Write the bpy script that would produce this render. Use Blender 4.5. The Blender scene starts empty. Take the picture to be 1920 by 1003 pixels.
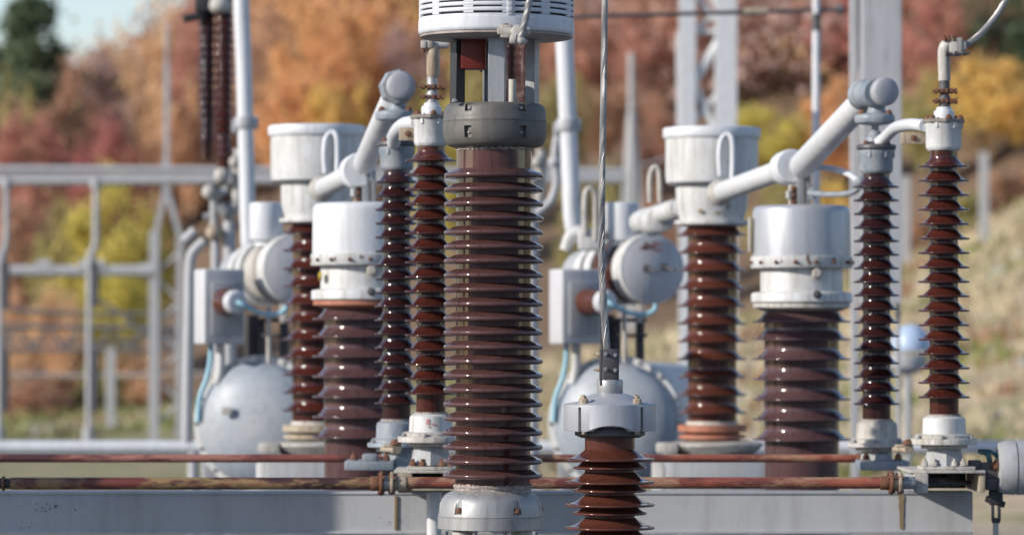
import bpy, bmesh, math, random
from mathutils import Vector, Matrix, noise
random.seed(7)
R = math.radians
sc = bpy.context.scene
COL = sc.collection
# ------------------------------------------------------------------ camera
F = 7200.0; CX, CY = 960.0, 501.5; HZ = 625.0; CAMZ = 2.2
PITCH = math.atan((HZ - CY) / F)
cam = bpy.data.cameras.new('camera'); co = bpy.data.objects.new('camera', cam); COL.objects.link(co)
co.location = (0, 0, CAMZ); co.rotation_euler = (R(90) + PITCH, 0, 0)
cam.sensor_width = 36; cam.lens = 135; cam.clip_start = 0.5; cam.clip_end = 3000
cam.dof.use_dof = True; cam.dof.focus_distance = 11.6; cam.dof.aperture_fstop = 3.2
sc.camera = co
# ------------------------------------------------------------------ light
AZ, EL = 65.0, 24.0                       # sun behind the camera to the left
w = bpy.data.worlds.new("World"); sc.world = w; w.use_nodes = True
nt = w.node_tree; bg = nt.nodes['Background']
sky = nt.nodes.new('ShaderNodeTexSky'); sky.sky_type = 'NISHITA'; sky.sun_disc = False
sky.sun_elevation = R(EL); sky.sun_rotation = R(180 + AZ); sky.air_density = 1.0; sky.dust_density = 0.4; sky.ozone_density = 2.0
tint = nt.nodes.new('ShaderNodeMix'); tint.data_type = 'RGBA'; tint.blend_type = 'MULTIPLY'; tint.inputs[0].default_value = 1; tint.inputs[7].default_value = (1.06, 0.985, 0.99, 1)
nt.links.new(sky.outputs[0], tint.inputs[6]); nt.links.new(tint.outputs[2], bg.inputs[0]); bg.inputs[1].default_value = 0.15
sl = bpy.data.lights.new('sun', 'SUN'); sl.energy = 4.6; sl.angle = R(0.5); sl.color = (1.0, 0.935, 0.845)
so = bpy.data.objects.new('sun', sl); COL.objects.link(so)
tosun = Vector((-math.sin(R(AZ)) * math.cos(R(EL)), -math.cos(R(AZ)) * math.cos(R(EL)), math.sin(R(EL))))
so.rotation_euler = tosun.to_track_quat('Z', 'Y').to_euler(); so.location = (-20, -10, 20)
sc.view_settings.view_transform = 'Standard'; sc.view_settings.look = 'None'
sc.view_settings.exposure = 0.18; sc.view_settings.gamma = 1.0
sc.render.engine = 'CYCLES'; sc.cycles.use_denoising = True
sc.cycles.max_bounces = 6; sc.cycles.transparent_max_bounces = 6

def P(px, py, Y):
    dx = (px - CX) / F; dy = (CY - py) / F
    c, s = math.cos(PITCH), math.sin(PITCH)
    yy = c - dy * s; zz = s + dy * c; t = Y / yy
    return Vector((dx * t, Y, CAMZ + zz * t))

# ------------------------------------------------------------------ materials
def ramp(nt, fac, stops):
    r = nt.nodes.new('ShaderNodeValToRGB'); e = r.color_ramp.elements
    while len(e) < len(stops): e.new(0.5)
    for k, (p, c) in enumerate(stops):
        e[k].position = p; e[k].color = (*c, 1) if len(c) == 3 else c
    nt.links.new(fac, r.inputs[0]); return r.outputs[0]
def newmat(name):
    m = bpy.data.materials.new(name); m.use_nodes = True
    return m, m.node_tree, m.node_tree.nodes['Principled BSDF']
def coords(nt, scale=(1, 1, 1)):
    tc = nt.nodes.new('ShaderNodeTexCoord'); oi = nt.nodes.new('ShaderNodeObjectInfo')
    mp = nt.nodes.new('ShaderNodeMapping'); mp.inputs['Scale'].default_value = scale
    nt.links.new(tc.outputs['Object'], mp.inputs[0])
    ml = nt.nodes.new('ShaderNodeMath'); ml.operation = 'MULTIPLY'; ml.inputs[1].default_value = 37
    nt.links.new(oi.outputs['Random'], ml.inputs[0]); nt.links.new(ml.outputs[0], mp.inputs['Location'])
    return mp.outputs[0]
def noi(nt, vec, scale, detail=5, rough=0.6):
    n = nt.nodes.new('ShaderNodeTexNoise'); n.inputs['Scale'].default_value = scale
    n.inputs['Detail'].default_value = detail; n.inputs['Roughness'].default_value = rough
    nt.links.new(vec, n.inputs['Vector']); return n.outputs['Fac']
def mix(nt, fac, a, b):
    m = nt.nodes.new('ShaderNodeMix'); m.data_type = 'RGBA'
    for s, v in ((m.inputs[0], fac), (m.inputs[6], a), (m.inputs[7], b)):
        if isinstance(v, (int, float)): s.default_value = v
        elif isinstance(v, (tuple, list)): s.default_value = (*v, 1)
        else: nt.links.new(v, s)
    return m.outputs[2]
def bump(nt, bsdf, h, strength, dist=0.002):
    b = nt.nodes.new('ShaderNodeBump'); b.inputs['Strength'].default_value = strength; b.inputs['Distance'].default_value = dist
    nt.links.new(h, b.inputs['Height']); nt.links.new(b.outputs[0], bsdf.inputs['Normal'])
def paint(name, base, rough=0.45, dirt=0.35, dirtcol=None, rust=0.0, rustcol=(0.22, 0.07, 0.03), metal=0.0, scale=14, stretch=(1, 1, 0.45), bm=0.25, streak=1.0):
    m, nt, b = newmat(name); v = coords(nt, stretch)
    dc = dirtcol or tuple(c * 0.45 for c in base)
    n1 = noi(nt, v, scale, 8, 0.65); f1 = ramp(nt, n1, [(0.38, (0, 0, 0)), (0.75, (dirt,) * 3)])
    c = mix(nt, f1, base, dc)
    n3 = noi(nt, v, scale * 6, 4, 0.7); f3 = ramp(nt, n3, [(0.5, (0, 0, 0)), (0.72, (dirt * 0.8,) * 3)])
    c = mix(nt, f3, c, tuple(x * 0.6 for x in base))
    vs = coords(nt, (1, 1, 0.07)); c = mix(nt, ramp(nt, noi(nt, vs, scale * 2.2, 5, 0.6), [(0.5, (0, 0, 0)), (0.7, (dirt * 1.1 * streak,) * 3)]), c, tuple(x * 0.8 for x in dc))
    if rust > 0:
        n2 = noi(nt, v, scale * 1.7, 9, 0.7)
        t = 0.72 - 0.3 * rust; f2 = ramp(nt, n2, [(t, (0, 0, 0)), (t + 0.06, (0.9, 0.9, 0.9))])
        c = mix(nt, f2, c, rustcol)
    nt.links.new(c, b.inputs['Base Color'])
    rr = ramp(nt, n1, [(0.3, (rough * 0.8,) * 3), (0.8, (min(1, rough * 1.5),) * 3)]); nt.links.new(rr, b.inputs['Roughness'])
    b.inputs['Metallic'].default_value = metal
    bump(nt, b, n3, bm, 0.001)
    return m
def porcelain(name, base, alt, rough=0.1, streak=0.3, dust=0.15, spec=0.5):
    m, nt, b = newmat(name); v = coords(nt); vs = coords(nt, (1, 1, 0.06))
    c = mix(nt, ramp(nt, noi(nt, v, 6, 3), [(0.35, (0, 0, 0)), (0.7, (1, 1, 1))]), base, alt)
    c = mix(nt, ramp(nt, noi(nt, vs, 60, 3, 0.5), [(0.55, (0, 0, 0)), (0.68, (streak,) * 3)]), c, tuple(x * 0.25 for x in base))
    n = noi(nt, v, 45, 6, 0.7)
    c = mix(nt, ramp(nt, n, [(0.55, (0, 0, 0)), (0.75, (dust,) * 3)]), c, (0.22, 0.17, 0.16))
    nt.links.new(c, b.inputs['Base Color'])
    nt.links.new(ramp(nt, n, [(0.4, (rough,) * 3), (0.8, (rough * 1.7,) * 3)]), b.inputs['Roughness'])
    b.inputs['Specular IOR Level'].default_value = spec
    bump(nt, b, noi(nt, v, 18, 2), 0.05, 0.002)
    return m
def rustbar(name, c1, c2, c3):
    m, nt, b = newmat(name); v = coords(nt, (0.35, 1, 1))
    c = mix(nt, ramp(nt, noi(nt, v, 9, 6, 0.65), [(0.42, (0, 0, 0)), (0.56, (1, 1, 1))]), c1, c2)
    c = mix(nt, ramp(nt, noi(nt, v, 15, 8, 0.7), [(0.49, (0, 0, 0)), (0.58, (0.85,) * 3)]), c, c3)
    nt.links.new(c, b.inputs['Base Color']); b.inputs['Roughness'].default_value = 0.42
    bump(nt, b, noi(nt, v, 60, 6, 0.7), 0.5, 0.002)
    return m
def leafmat(name, col=None, j=0.15):
    m, nt, b = newmat(name); v = coords(nt)
    g = nt.nodes.new('ShaderNodeNewGeometry')
    if col is None:
        oi = nt.nodes.new('ShaderNodeObjectInfo'); base = oi.outputs['Color']
    else:
        rgb = nt.nodes.new('ShaderNodeRGB'); rgb.outputs[0].default_value = (*col, 1); base = rgb.outputs[0]
    hs = nt.nodes.new('ShaderNodeHueSaturation'); nt.links.new(base, hs.inputs['Color'])
    mr = nt.nodes.new('ShaderNodeMapRange'); mr.inputs['To Min'].default_value = 0.47; mr.inputs['To Max'].default_value = 0.53
    nt.links.new(noi(nt, v, 0.6, 3), mr.inputs[0]); nt.links.new(mr.outputs[0], hs.inputs['Hue'])
    m2 = nt.nodes.new('ShaderNodeMapRange'); m2.inputs['To Min'].default_value = 1 - j * 2; m2.inputs['To Max'].default_value = 1 + j * 2
    nt.links.new(g.outputs['Random Per Island'], m2.inputs[0]); nt.links.new(m2.outputs[0], hs.inputs['Value'])
    nt.links.new(hs.outputs[0], b.inputs['Base Color']); b.inputs['Roughness'].default_value = 0.75
    b.inputs['Specular IOR Level'].default_value = 0.2
    tr = nt.nodes.new('ShaderNodeBsdfTranslucent'); nt.links.new(hs.outputs[0], tr.inputs[0])
    ms = nt.nodes.new('ShaderNodeMixShader'); ms.inputs[0].default_value = 0.42
    out = nt.nodes['Material Output']
    nt.links.new(b.outputs[0], ms.inputs[1]); nt.links.new(tr.outputs[0], ms.inputs[2]); nt.links.new(ms.outputs[0], out.inputs[0])
    return m

M = {}
M['purple'] = porcelain('purple_brown_glaze', (0.078, 0.034, 0.029), (0.09, 0.044, 0.041), 0.06, 0.6, 0.05, 0.6)
M['brown'] = porcelain('red_brown_glaze', (0.066, 0.017, 0.012), (0.046, 0.012, 0.009), 0.06, 0.5, 0.03)
M['brown2'] = porcelain('orange_brown_glaze', (0.095, 0.031, 0.02), (0.075, 0.024, 0.016), 0.07, 0.4, 0.04)
M['tankbrown'] = porcelain('dull_purple_glaze', (0.075, 0.038, 0.038), (0.092, 0.052, 0.054), 0.09, 0.5, 0.08)
M['darkshadeglaze'] = porcelain('dark_and_shade_glaze', (0.034, 0.011, 0.010), (0.026, 0.010, 0.012), 0.06, 0.3, 0.02)  # dark twin-column glaze; on the rear posts it paints in their shade
M['white'] = paint('white_paint', (0.60, 0.605, 0.60), 0.45, 0.7, (0.35, 0.33, 0.29), 0.2)
M['whitefresh'] = paint('clean_white_paint', (0.62, 0.635, 0.66), 0.4, 0.4, (0.44, 0.43, 0.41), 0.08)
M['tubewhite'] = paint('white_tube_paint', (0.62, 0.63, 0.64), 0.4, 0.5, (0.42, 0.40, 0.36), 0.03, stretch=(1, 1, 1), streak=0)
M['endcap'] = paint('end_cap_grey', (0.33, 0.335, 0.36), 0.6, 0.4, None, 0.0, streak=0)
M['lidflange'] = paint('dark_weathered_flange', (0.17, 0.155, 0.14), 0.6, 0.6, (0.3, 0.25, 0.2), 0.2, scale=30)
M['cap'] = paint('slatted_cap_paint', (0.60, 0.62, 0.66), 0.45, 0.35, (0.42, 0.40, 0.38), 0.06)
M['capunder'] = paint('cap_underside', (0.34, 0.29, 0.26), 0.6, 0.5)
M['silver'] = paint('silver_paint', (0.44, 0.45, 0.48), 0.38, 0.3, (0.3, 0.3, 0.31), 0.0, metal=0.35)
M['grey'] = paint('grey_paint', (0.36, 0.37, 0.385), 0.5, 0.4, (0.23, 0.22, 0.2), 0.1)
M['galv'] = paint('galvanised_steel', (0.33, 0.34, 0.35), 0.42, 0.5, (0.2, 0.2, 0.2), 0.06, metal=0.5, scale=20)
M['castgrey'] = paint('cast_grey', (0.36, 0.36, 0.36), 0.42, 0.45, (0.2, 0.19, 0.18), 0.0, metal=0.4, scale=18)
M['darkflange'] = paint('dark_cast_flange', (0.085, 0.083, 0.08), 0.5, 0.75, (0.17, 0.15, 0.12), 0.0, scale=9)
M['bluegrey'] = paint('blue_grey_cast', (0.19, 0.225, 0.265), 0.5, 0.9, (0.34, 0.35, 0.36), 0.15, scale=20)
M['blackshade'] = paint('black_metal_and_shade', (0.025, 0.025, 0.028), 0.45, 0.4)
M['darksteel'] = paint('dark_steel', (0.075, 0.07, 0.075), 0.5, 0.5, None, 0.15)
M['grit'] = paint('sand_cement', (0.42, 0.37, 0.33), 0.9, 0.9, (0.12, 0.09, 0.09), 0.0, scale=70, stretch=(1, 1, 1), bm=1.0)
M['redbox'] = paint('dark_red_paint', (0.14, 0.018, 0.012), 0.35, 0.3)
M['rust'] = paint('rusty_bolt', (0.20, 0.085, 0.045), 0.8, 0.7, (0.07, 0.035, 0.02), 0.0, scale=60, bm=0.8)
M['beige'] = paint('weathered_beige', (0.42, 0.36, 0.27), 0.6, 0.7, (0.2, 0.12, 0.07), 0.25, scale=30)
M['palegrey'] = paint('pale_weathered', (0.50, 0.48, 0.44), 0.6, 0.7, (0.24, 0.2, 0.16), 0.1, scale=30)
M['orangeflange'] = paint('orange_primer_flange', (0.40, 0.15, 0.09), 0.6, 0.5, (0.2, 0.09, 0.04), 0.2, scale=12)
M['tankshade'] = paint('shaded_pale_tank', (0.25, 0.29, 0.34), 0.42, 0.7, (0.42, 0.42, 0.42), 0.15, scale=3, stretch=(1, 1, 1))  # pale tank in shade: blue-grey shade and lighter lit patches painted in
M['farpaint'] = paint('far_grey_white', (0.42, 0.42, 0.43), 0.5, 0.3)
M['fardark'] = paint('far_dark', (0.14, 0.13, 0.14), 0.6, 0.3)
M['domeblue'] = paint('pale_blue_dome', (0.40, 0.50, 0.66), 0.35, 0.2)
M['hose'] = paint('light_blue_hose', (0.28, 0.5, 0.6), 0.4, 0.1)
M['drumface'] = paint('drum_face_paint', (0.50, 0.51, 0.53), 0.45, 0.4, (0.36, 0.3, 0.28), 0.04)
M['beam'] = paint('beam_paint', (0.41, 0.415, 0.42), 0.55, 0.35, (0.25, 0.24, 0.22), 0.04, scale=5, stretch=(1, 1, 0.3))
M['stain'] = paint('rust_stain', (0.24, 0.17, 0.09), 0.8, 0.5)
M['red1'] = rustbar('red_paint_bar', (0.20, 0.06, 0.045), (0.07, 0.025, 0.025), (0.36, 0.16, 0.12))
M['red2'] = rustbar('peeling_red_bar', (0.13, 0.035, 0.025), (0.045, 0.02, 0.018), (0.27, 0.18, 0.08))
M['red3'] = rustbar('bright_red_bar', (0.30, 0.085, 0.05), (0.12, 0.035, 0.028), (0.33, 0.2, 0.12))
M['wire'] = paint('aluminium_strand', (0.34, 0.335, 0.33), 0.4, 0.6, (0.16, 0.15, 0.15), 0.0, metal=0.5, scale=50, stretch=(1, 1, 1))
M['slat_dark'] = paint('inner_dark', (0.10, 0.11, 0.13), 0.7, 0.2)
M['redmark'] = paint('red_markings', (0.52, 0.25, 0.23), 0.6, 0.3)
M['yellow'] = paint('yellow_cap', (0.6, 0.42, 0.05), 0.5, 0.2)
M['teal'] = paint('teal_paint', (0.05, 0.13, 0.15), 0.5, 0.2)
M['bark'] = paint('bark', (0.13, 0.10, 0.09), 0.9, 0.5)
M['leaf'] = leafmat('autumn_leaves')

# ------------------------------------------------------------------ builders
ORI = {}
def thing(name, loc, label, cat, group=None):
    o = bpy.data.objects.new(name, None); COL.objects.link(o); o.location = loc
    o.empty_display_size = 0.1
    o['label'] = label; o['category'] = cat
    if group: o['group'] = group
    ORI[o.name] = Vector(loc); return o
def finish(bm, sharp=40):
    bmesh.ops.recalc_face_normals(bm, faces=bm.faces)
    for f in bm.faces: f.smooth = True
    for e in bm.edges:
        if len(e.link_faces) == 2 and e.calc_face_angle(0) > R(sharp): e.smooth = False
def build(name, bm, mat, parent=None, label=None, sharp=40, origin=None):
    finish(bm, sharp)
    L = ORI[parent.name] if parent else Vector(origin or (0, 0, 0))
    bmesh.ops.translate(bm, verts=bm.verts, vec=-L)
    me = bpy.data.meshes.new(name); bm.to_mesh(me); bm.free()
    ms = mat if isinstance(mat, list) else [mat]
    for m_ in ms: me.materials.append(M[m_] if isinstance(m_, str) else m_)
    o = bpy.data.objects.new(name, me); COL.objects.link(o)
    if parent: o.parent = parent
    else: o.location = L
    ORI[o.name] = L
    if label: o['label'] = label
    return o
def solo(name, bm, mat, label, cat, group=None, origin=None, sharp=40):
    if origin is None:
        bm.verts.ensure_lookup_table(); c = Vector((0, 0, 0))
        for v in bm.verts: c += v.co
        origin = c / len(bm.verts)
    o = build(name, bm, mat, None, label, sharp, origin); o['category'] = cat
    if group: o['group'] = group
    return o
def lathe(bm, x, y, prof, seg=48, mi=0, mat4=None):
    """prof: [(r,z)] world metres"""
    rings = []
    for r, z in prof:
        if r < 1e-6: rings.append([bm.verts.new((x, y, z))])
        else: rings.append([bm.verts.new((x + r * math.cos(2 * math.pi * k / seg), y + r * math.sin(2 * math.pi * k / seg), z)) for k in range(seg)])
    fs = []
    for a, b in zip(rings, rings[1:]):
        for k in range(seg):
            q = [a[k % len(a)], a[(k + 1) % len(a)], b[(k + 1) % len(b)], b[k % len(b)]]
            u = []
            for v in q:
                if v not in u: u.append(v)
            if len(u) > 2:
                f = bm.faces.new(u); f.material_index = mi
    vs = [v for r_ in rings for v in r_]
    if mat4 is not None: bmesh.ops.transform(bm, matrix=mat4, verts=vs)
    return vs
def plathe(bm, cx, Y, prof, seg=48, close=True, mi=0):
    m = Y / F; c = P(cx, HZ, Y)
    pr = [(r * m, P(cx, y, Y).z) for r, y in prof]
    if close:
        if pr[0][0] > 0: pr = [(0, pr[0][1])] + pr
        if pr[-1][0] > 0: pr = pr + [(0, pr[-1][1])]
    return lathe(bm, c.x, Y, pr, seg, mi)
def axcyl(bm, p0, p1, prof, seg=32, mi=0):
    """revolve prof [(r, t metres)] about the axis p0->p1"""
    d = (p1 - p0).normalized(); q = Vector((0, 0, 1)).rotation_difference(d).to_matrix().to_4x4()
    return lathe(bm, 0, 0, prof, seg, mi, Matrix.Translation(p0) @ q)
def cyl(bm, p0, p1, r, r2=None, seg=20, bev=0.0):
    L = (p1 - p0).length; r2 = r if r2 is None else r2; b = min(bev, r * 0.5, L * 0.4)
    if b > 0: pr = [(0, 0), (r - b, 0), (r - b * 0.3, b * 0.3), (r, b), (r2, L - b), (r2 - b * 0.3, L - b * 0.3), (r2 - b, L), (0, L)]
    else: pr = [(0, 0), (r, 0), (r2, L), (0, L)]
    return axcyl(bm, p0, p1, pr, seg)
def catmull(pts, n=8):
    P_ = [pts[0] * 2 - pts[1]] + pts + [pts[-1] * 2 - pts[-2]]; out = []
    for i in range(1, len(P_) - 2):
        a, b, c, d = P_[i - 1:i + 3]
        for k in range(n):
            t = k / n
            out.append(0.5 * ((2 * b) + (c - a) * t + (2 * a - 5 * b + 4 * c - d) * t * t + (3 * b - a - 3 * c + d) * t ** 3))
    out.append(pts[-1]); return out
def tube(bm, pts, r, seg=12, smooth=8, rr=None):
    pts = catmull([Vector(p) for p in pts], smooth) if smooth else [Vector(p) for p in pts]
    up = Vector((0.31, 0.17, 0.93)); rings = []; n = len(pts); prev = None
    for i, p in enumerate(pts):
        t = (pts[min(i + 1, n - 1)] - pts[max(i - 1, 0)]).normalized()
        if prev is None: a = t.cross(up); a = a if a.length > 0.1 else t.cross(Vector((1, 0, 0)))
        else: a = prev - t * prev.dot(t)
        a.normalize(); prev = a; b = t.cross(a)
        rad = r if rr is None else r + (rr - r) * i / (n - 1)
        rings.append([bm.verts.new(p + (a * math.cos(2 * math.pi * k / seg) + b * math.sin(2 * math.pi * k / seg)) * rad) for k in range(seg)])
    for A, B in zip(rings, rings[1:]):
        for k in range(seg): bm.faces.new([A[k], A[(k + 1) % seg], B[(k + 1) % seg], B[k]])
    bm.faces.new(rings[0][::-1]); bm.faces.new(rings[-1])
def rope(bm, pts, r, n=7, pitch=None, loose=0, core=1):
    if core: tube(bm, pts, r * 0.74, 12, 24)
    base = catmull([Vector(p) for p in pts], 24); pitch = pitch or r * 11
    L = [0]
    for a, b in zip(base, base[1:]): L.append(L[-1] + (b - a).length)
    for s in range(n):
        pp = []
        for i, p in enumerate(base):
            t = (base[min(i + 1, len(base) - 1)] - base[max(i - 1, 0)]).normalized()
            a = t.cross(Vector((0, 1, 0))).normalized(); b = t.cross(a)
            th = 2 * math.pi * (s / n + L[i] / pitch); lo = 1 + loose * (0.5 + 0.5 * math.sin(i * 0.21 + s * 2)) * min(1, L[i] / L[-1] * 1.5) ** 3
            pp.append(p + (a * math.cos(th) + b * math.sin(th)) * r * 0.8 * lo)
        tube(bm, pp, min(r * 0.36, r * 2.75 / n), 6, 0)
def box(bm, c, s, rot=None, bev=0.0, seg=2):
    r = bmesh.ops.create_cube(bm, size=1); vs = r['verts']
    bmesh.ops.scale(bm, verts=vs, vec=s)
    if bev > 0:
        es = list({e for v in vs for e in v.link_edges})
        rb = bmesh.ops.bevel(bm, geom=es, offset=bev, segments=seg, affect='EDGES', profile=0.5); vs = list({v for f in rb['faces'] for v in f.verts} | {v for v in vs if v.is_valid})
    m4 = Matrix.Translation(Vector(c))
    if rot is not None: m4 = m4 @ rot
    bmesh.ops.transform(bm, matrix=m4, verts=vs)
    return vs
def pbox(bm, x0, y0, x1, y1, Y, depth, rot=None, bev=0.003, yoff=0):
    a = P(x0, y0, Y); b = P(x1, y1, Y)
    return box(bm, ((a.x + b.x) / 2, Y + yoff, (a.z + b.z) / 2), (abs(b.x - a.x), depth, abs(b.z - a.z)), rot, bev)
def bolt(bm, p, d, r, h, stud=0.5):
    d = Vector(d).normalized(); seg6 = [(0, 0), (r, 0), (r, h * 0.7), (r * 0.85, h * 0.8), (0, h * 0.8)]
    axcyl(bm, p, p + d, seg6, 6); axcyl(bm, p, p + d, [(0, 0), (r * 1.3, 0), (r * 1.3, h * 0.18), (0, h * 0.18)], 14)
    if stud: axcyl(bm, p, p + d, [(0, 0), (r * 0.55, 0), (r * 0.55, h * (0.8 + stud)), (0, h * (0.8 + stud))], 10)
def bolts(parent, pts, d, r, h, mat='rust', stud=0.5, name='bolt'):
    for p in pts:
        bm = bmesh.new(); bolt(bm, p, d, r, h, stud); build(name, bm, mat, parent)
def cutout(o, cutter_bm):
    L = ORI[o.name]; bmesh.ops.recalc_face_normals(cutter_bm, faces=cutter_bm.faces)
    bmesh.ops.translate(cutter_bm, verts=cutter_bm.verts, vec=-L)
    me = bpy.data.meshes.new('cut'); cutter_bm.to_mesh(me); cutter_bm.free()
    me.materials.append(o.data.materials[0])
    c = bpy.data.objects.new('cut', me); COL.objects.link(c); c.location = o.location if not o.parent else o.parent.location
    par, loc = o.parent, o.location.copy()
    md = o.modifiers.new('b', 'BOOLEAN'); md.object = c; md.operation = 'DIFFERENCE'; md.solver = 'EXACT'
    bpy.context.view_layer.update()
    dg = bpy.context.evaluated_depsgraph_get(); ev = o.evaluated_get(dg); nm = bpy.data.meshes.new_from_object(ev)
    o.modifiers.clear(); old = o.data; o.data = nm; nm.name = o.name
    bpy.data.objects.remove(c); bpy.data.meshes.remove(old); bpy.data.meshes.remove(me)
    b2 = bmesh.new(); b2.from_mesh(nm)
    for f in b2.faces: f.smooth = True
    for e in b2.edges: e.smooth = not (len(e.link_faces) == 2 and e.calc_face_angle(0) > R(40))
    b2.to_mesh(nm); b2.free()

def shed_prof(y0, y1, tips, rb, h=14, ex=1.8, lip=1.2, under=2.5, rb1=None, n=7):
    """y0..y1 body span; tips = [(ytip, rtip)]"""
    rb1 = rb if rb1 is None else rb1
    body = lambda y: rb + (rb1 - rb) * (y - y0) / (y1 - y0)
    pr = [(rb, y0)]
    for yt, rt in tips:
        b = body(yt)
        pr.append((b, yt - lip - h - 4.5))
        for k in range(n):
            t = k / n
            pr.append((b + (rt - lip - b) * t, yt - lip - h * (1 - t) ** ex))
        pr += [(rt - lip + lip * math.sin(R(a)), yt - lip * math.cos(R(a))) for a in (0, 25, 50, 75, 100, 125, 150, 175)]
        pr += [(b + (rt - b) * 0.5, yt + lip - under * 0.55), (b + (rt - b) * 0.12, yt + lip - under), (b + 0.4, yt + lip - under + 1.2), (b, yt + lip - under + 3), (b, yt + lip - under + 3.8)]
    pr.append((rb1, y1)); return pr
def even(y0, y1, n, r): return [(y0 + (y1 - y0) * k / (n - 1), r) for k in range(n)]
def ground_support(parent, cx, Y, ytop, w=0.16, name='support_column', mat='galv'):
    p = P(cx, ytop, Y); bm = bmesh.new()
    z0 = gz(p.x, Y)
    box(bm, (p.x, Y, (p.z + z0) / 2), (w, w, p.z - z0), bev=0.006)
    box(bm, (p.x, Y, z0 + 0.02), (w * 2, w * 2, 0.06), bev=0.006)
    build(name, bm, mat, parent)

def smudge(parent, cx, cy, Y, rpx, spots, mat):
    k = Y / F; c = P(cx, HZ, Y)
    for px, py, w_, h_ in spots:
        bm = bmesh.new(); n = 10; ring = []
        for q in range(n):
            a = 6.283 * q / n; rr = random.uniform(.6, 1.1); X_ = (px + w_ * rr * math.cos(a) - cx); X_ = max(-rpx * .98, min(rpx * .98, X_))
            ring.append(bm.verts.new((c.x + X_ * k, Y - math.sqrt(max(0, rpx ** 2 - X_ ** 2)) * k - .0012, P(cx, py + h_ * rr * math.sin(a), Y).z)))
        bm.faces.new(ring); build('rust_mark' if mat != 'redmark' else 'paint_smudge', bm, mat, parent)
# ------------------------------------------------------------------ ground
def sstep(a, b, t):
    t = max(0, min(1, (t - a) / (b - a))); return t * t * (3 - 2 * t)
def lerp_tab(tab, x):
    if x <= tab[0][0]: return tab[0][1]
    for (a, va), (b, vb) in zip(tab, tab[1:]):
        if x <= b: return va + (vb - va) * (x - a) / (b - a)
    return tab[-1][1]
def gz(x, y):
    g = lerp_tab([(-60, -0.5), (-9, 0.0), (-3, 0.6), (5.8, 2.2), (9.6, 3.8), (12.7, 5.4), (25, 9), (60, 14)], x * (1 if y < 95 else 95 / y))
    a = sstep(30, 95, y) * g
    a += max(0, y - 95) * lerp_tab([(-60, 0.03), (-12, 0.05), (-7, 0.13), (0, 0.20), (60, 0.22)], x * 95 / max(y, 95)) * sstep(95, 130, y)
    a += 0.35 * noise.noise(Vector((x * 0.12, y * 0.09, 3))) * sstep(40, 90, y)
    return a
bm = bmesh.new()
xs = [-200 + 5 * k for k in range(30)] + [-50 + 1.25 * k for k in range(81)] + [55 + 5 * k for k in range(30)]
ys = [-400, -250, -150, -130, -110, -90, -75, -60, -50, -40, -30, -20, -10] + [2.5 * k for k in range(64)] + [165 + 8 * k for k in range(32)] + [500, 700, 1000]
grid = [[bm.verts.new((x, y, gz(x, min(y, 330)))) for x in xs] for y in ys]
for j in range(len(ys) - 1):
    for i in range(len(xs) - 1): bm.faces.new([grid[j][i], grid[j][i + 1], grid[j + 1][i + 1], grid[j + 1][i]])
m, nt, b = newmat('dry_grass_ground'); tc = nt.nodes.new('ShaderNodeTexCoord'); v = tc.outputs['Object']
c = mix(nt, ramp(nt, noi(nt, v, 0.35, 5, 0.6), [(0.45, (0, 0, 0)), (0.56, (1, 1, 1))]), (0.60, 0.47, 0.30), (0.28, 0.28, 0.11))
c = mix(nt, ramp(nt, noi(nt, v, 0.8, 6, 0.65), [(0.50, (0, 0, 0)), (0.60, (1, 1, 1))]), c, (0.62, 0.46, 0.33))
c = mix(nt, ramp(nt, noi(nt, v, 1.6, 6, 0.7), [(0.60, (0, 0, 0)), (0.67, (0.85,) * 3)]), c, (0.46, 0.44, 0.41))
c = mix(nt, ramp(nt, noi(nt, v, 7, 6, 0.7), [(0.5, (0, 0, 0)), (0.75, (0.6,) * 3)]), c, (0.2, 0.17, 0.1))
sp = nt.nodes.new('ShaderNodeSeparateXYZ'); nt.links.new(v, sp.inputs[0]); mg = nt.nodes.new('ShaderNodeMapRange'); mg.inputs['From Min'].default_value = 2; mg.inputs['From Max'].default_value = -3; mg.inputs['To Max'].default_value = 0.75; nt.links.new(sp.outputs[0], mg.inputs[0])
c = mix(nt, mg.outputs[0], c, mix(nt, noi(nt, v, 0.9, 6, 0.7), (0.16, 0.20, 0.07), (0.34, 0.27, 0.16)))
mr = nt.nodes.new('ShaderNodeMapRange'); mr.inputs['From Min'].default_value = 42; mr.inputs['From Max'].default_value = 36; nt.links.new(sp.outputs[1], mr.inputs[0])
c = mix(nt, mr.outputs[0], c, mix(nt, noi(nt, v, 12, 6, 0.7), (0.15, 0.16, 0.18), (0.21, 0.22, 0.24)))
mr = nt.nodes.new('ShaderNodeMapRange'); mr.inputs['From Min'].default_value = 99; mr.inputs['From Max'].default_value = 108; nt.links.new(sp.outputs[1], mr.inputs[0])
c = mix(nt, mr.outputs[0], c, mix(nt, noi(nt, v, 1.2, 6, 0.7), (0.13, 0.085, 0.055), (0.26, 0.17, 0.10)))
nt.links.new(c, b.inputs['Base Color']); b.inputs['Roughness'].default_value = 0.95
bump(nt, b, noi(nt, v, 2.5, 8, 0.7), 0.8, 0.25)
g = build('ground', bm, m, sharp=80); g['kind'] = 'structure'
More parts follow.
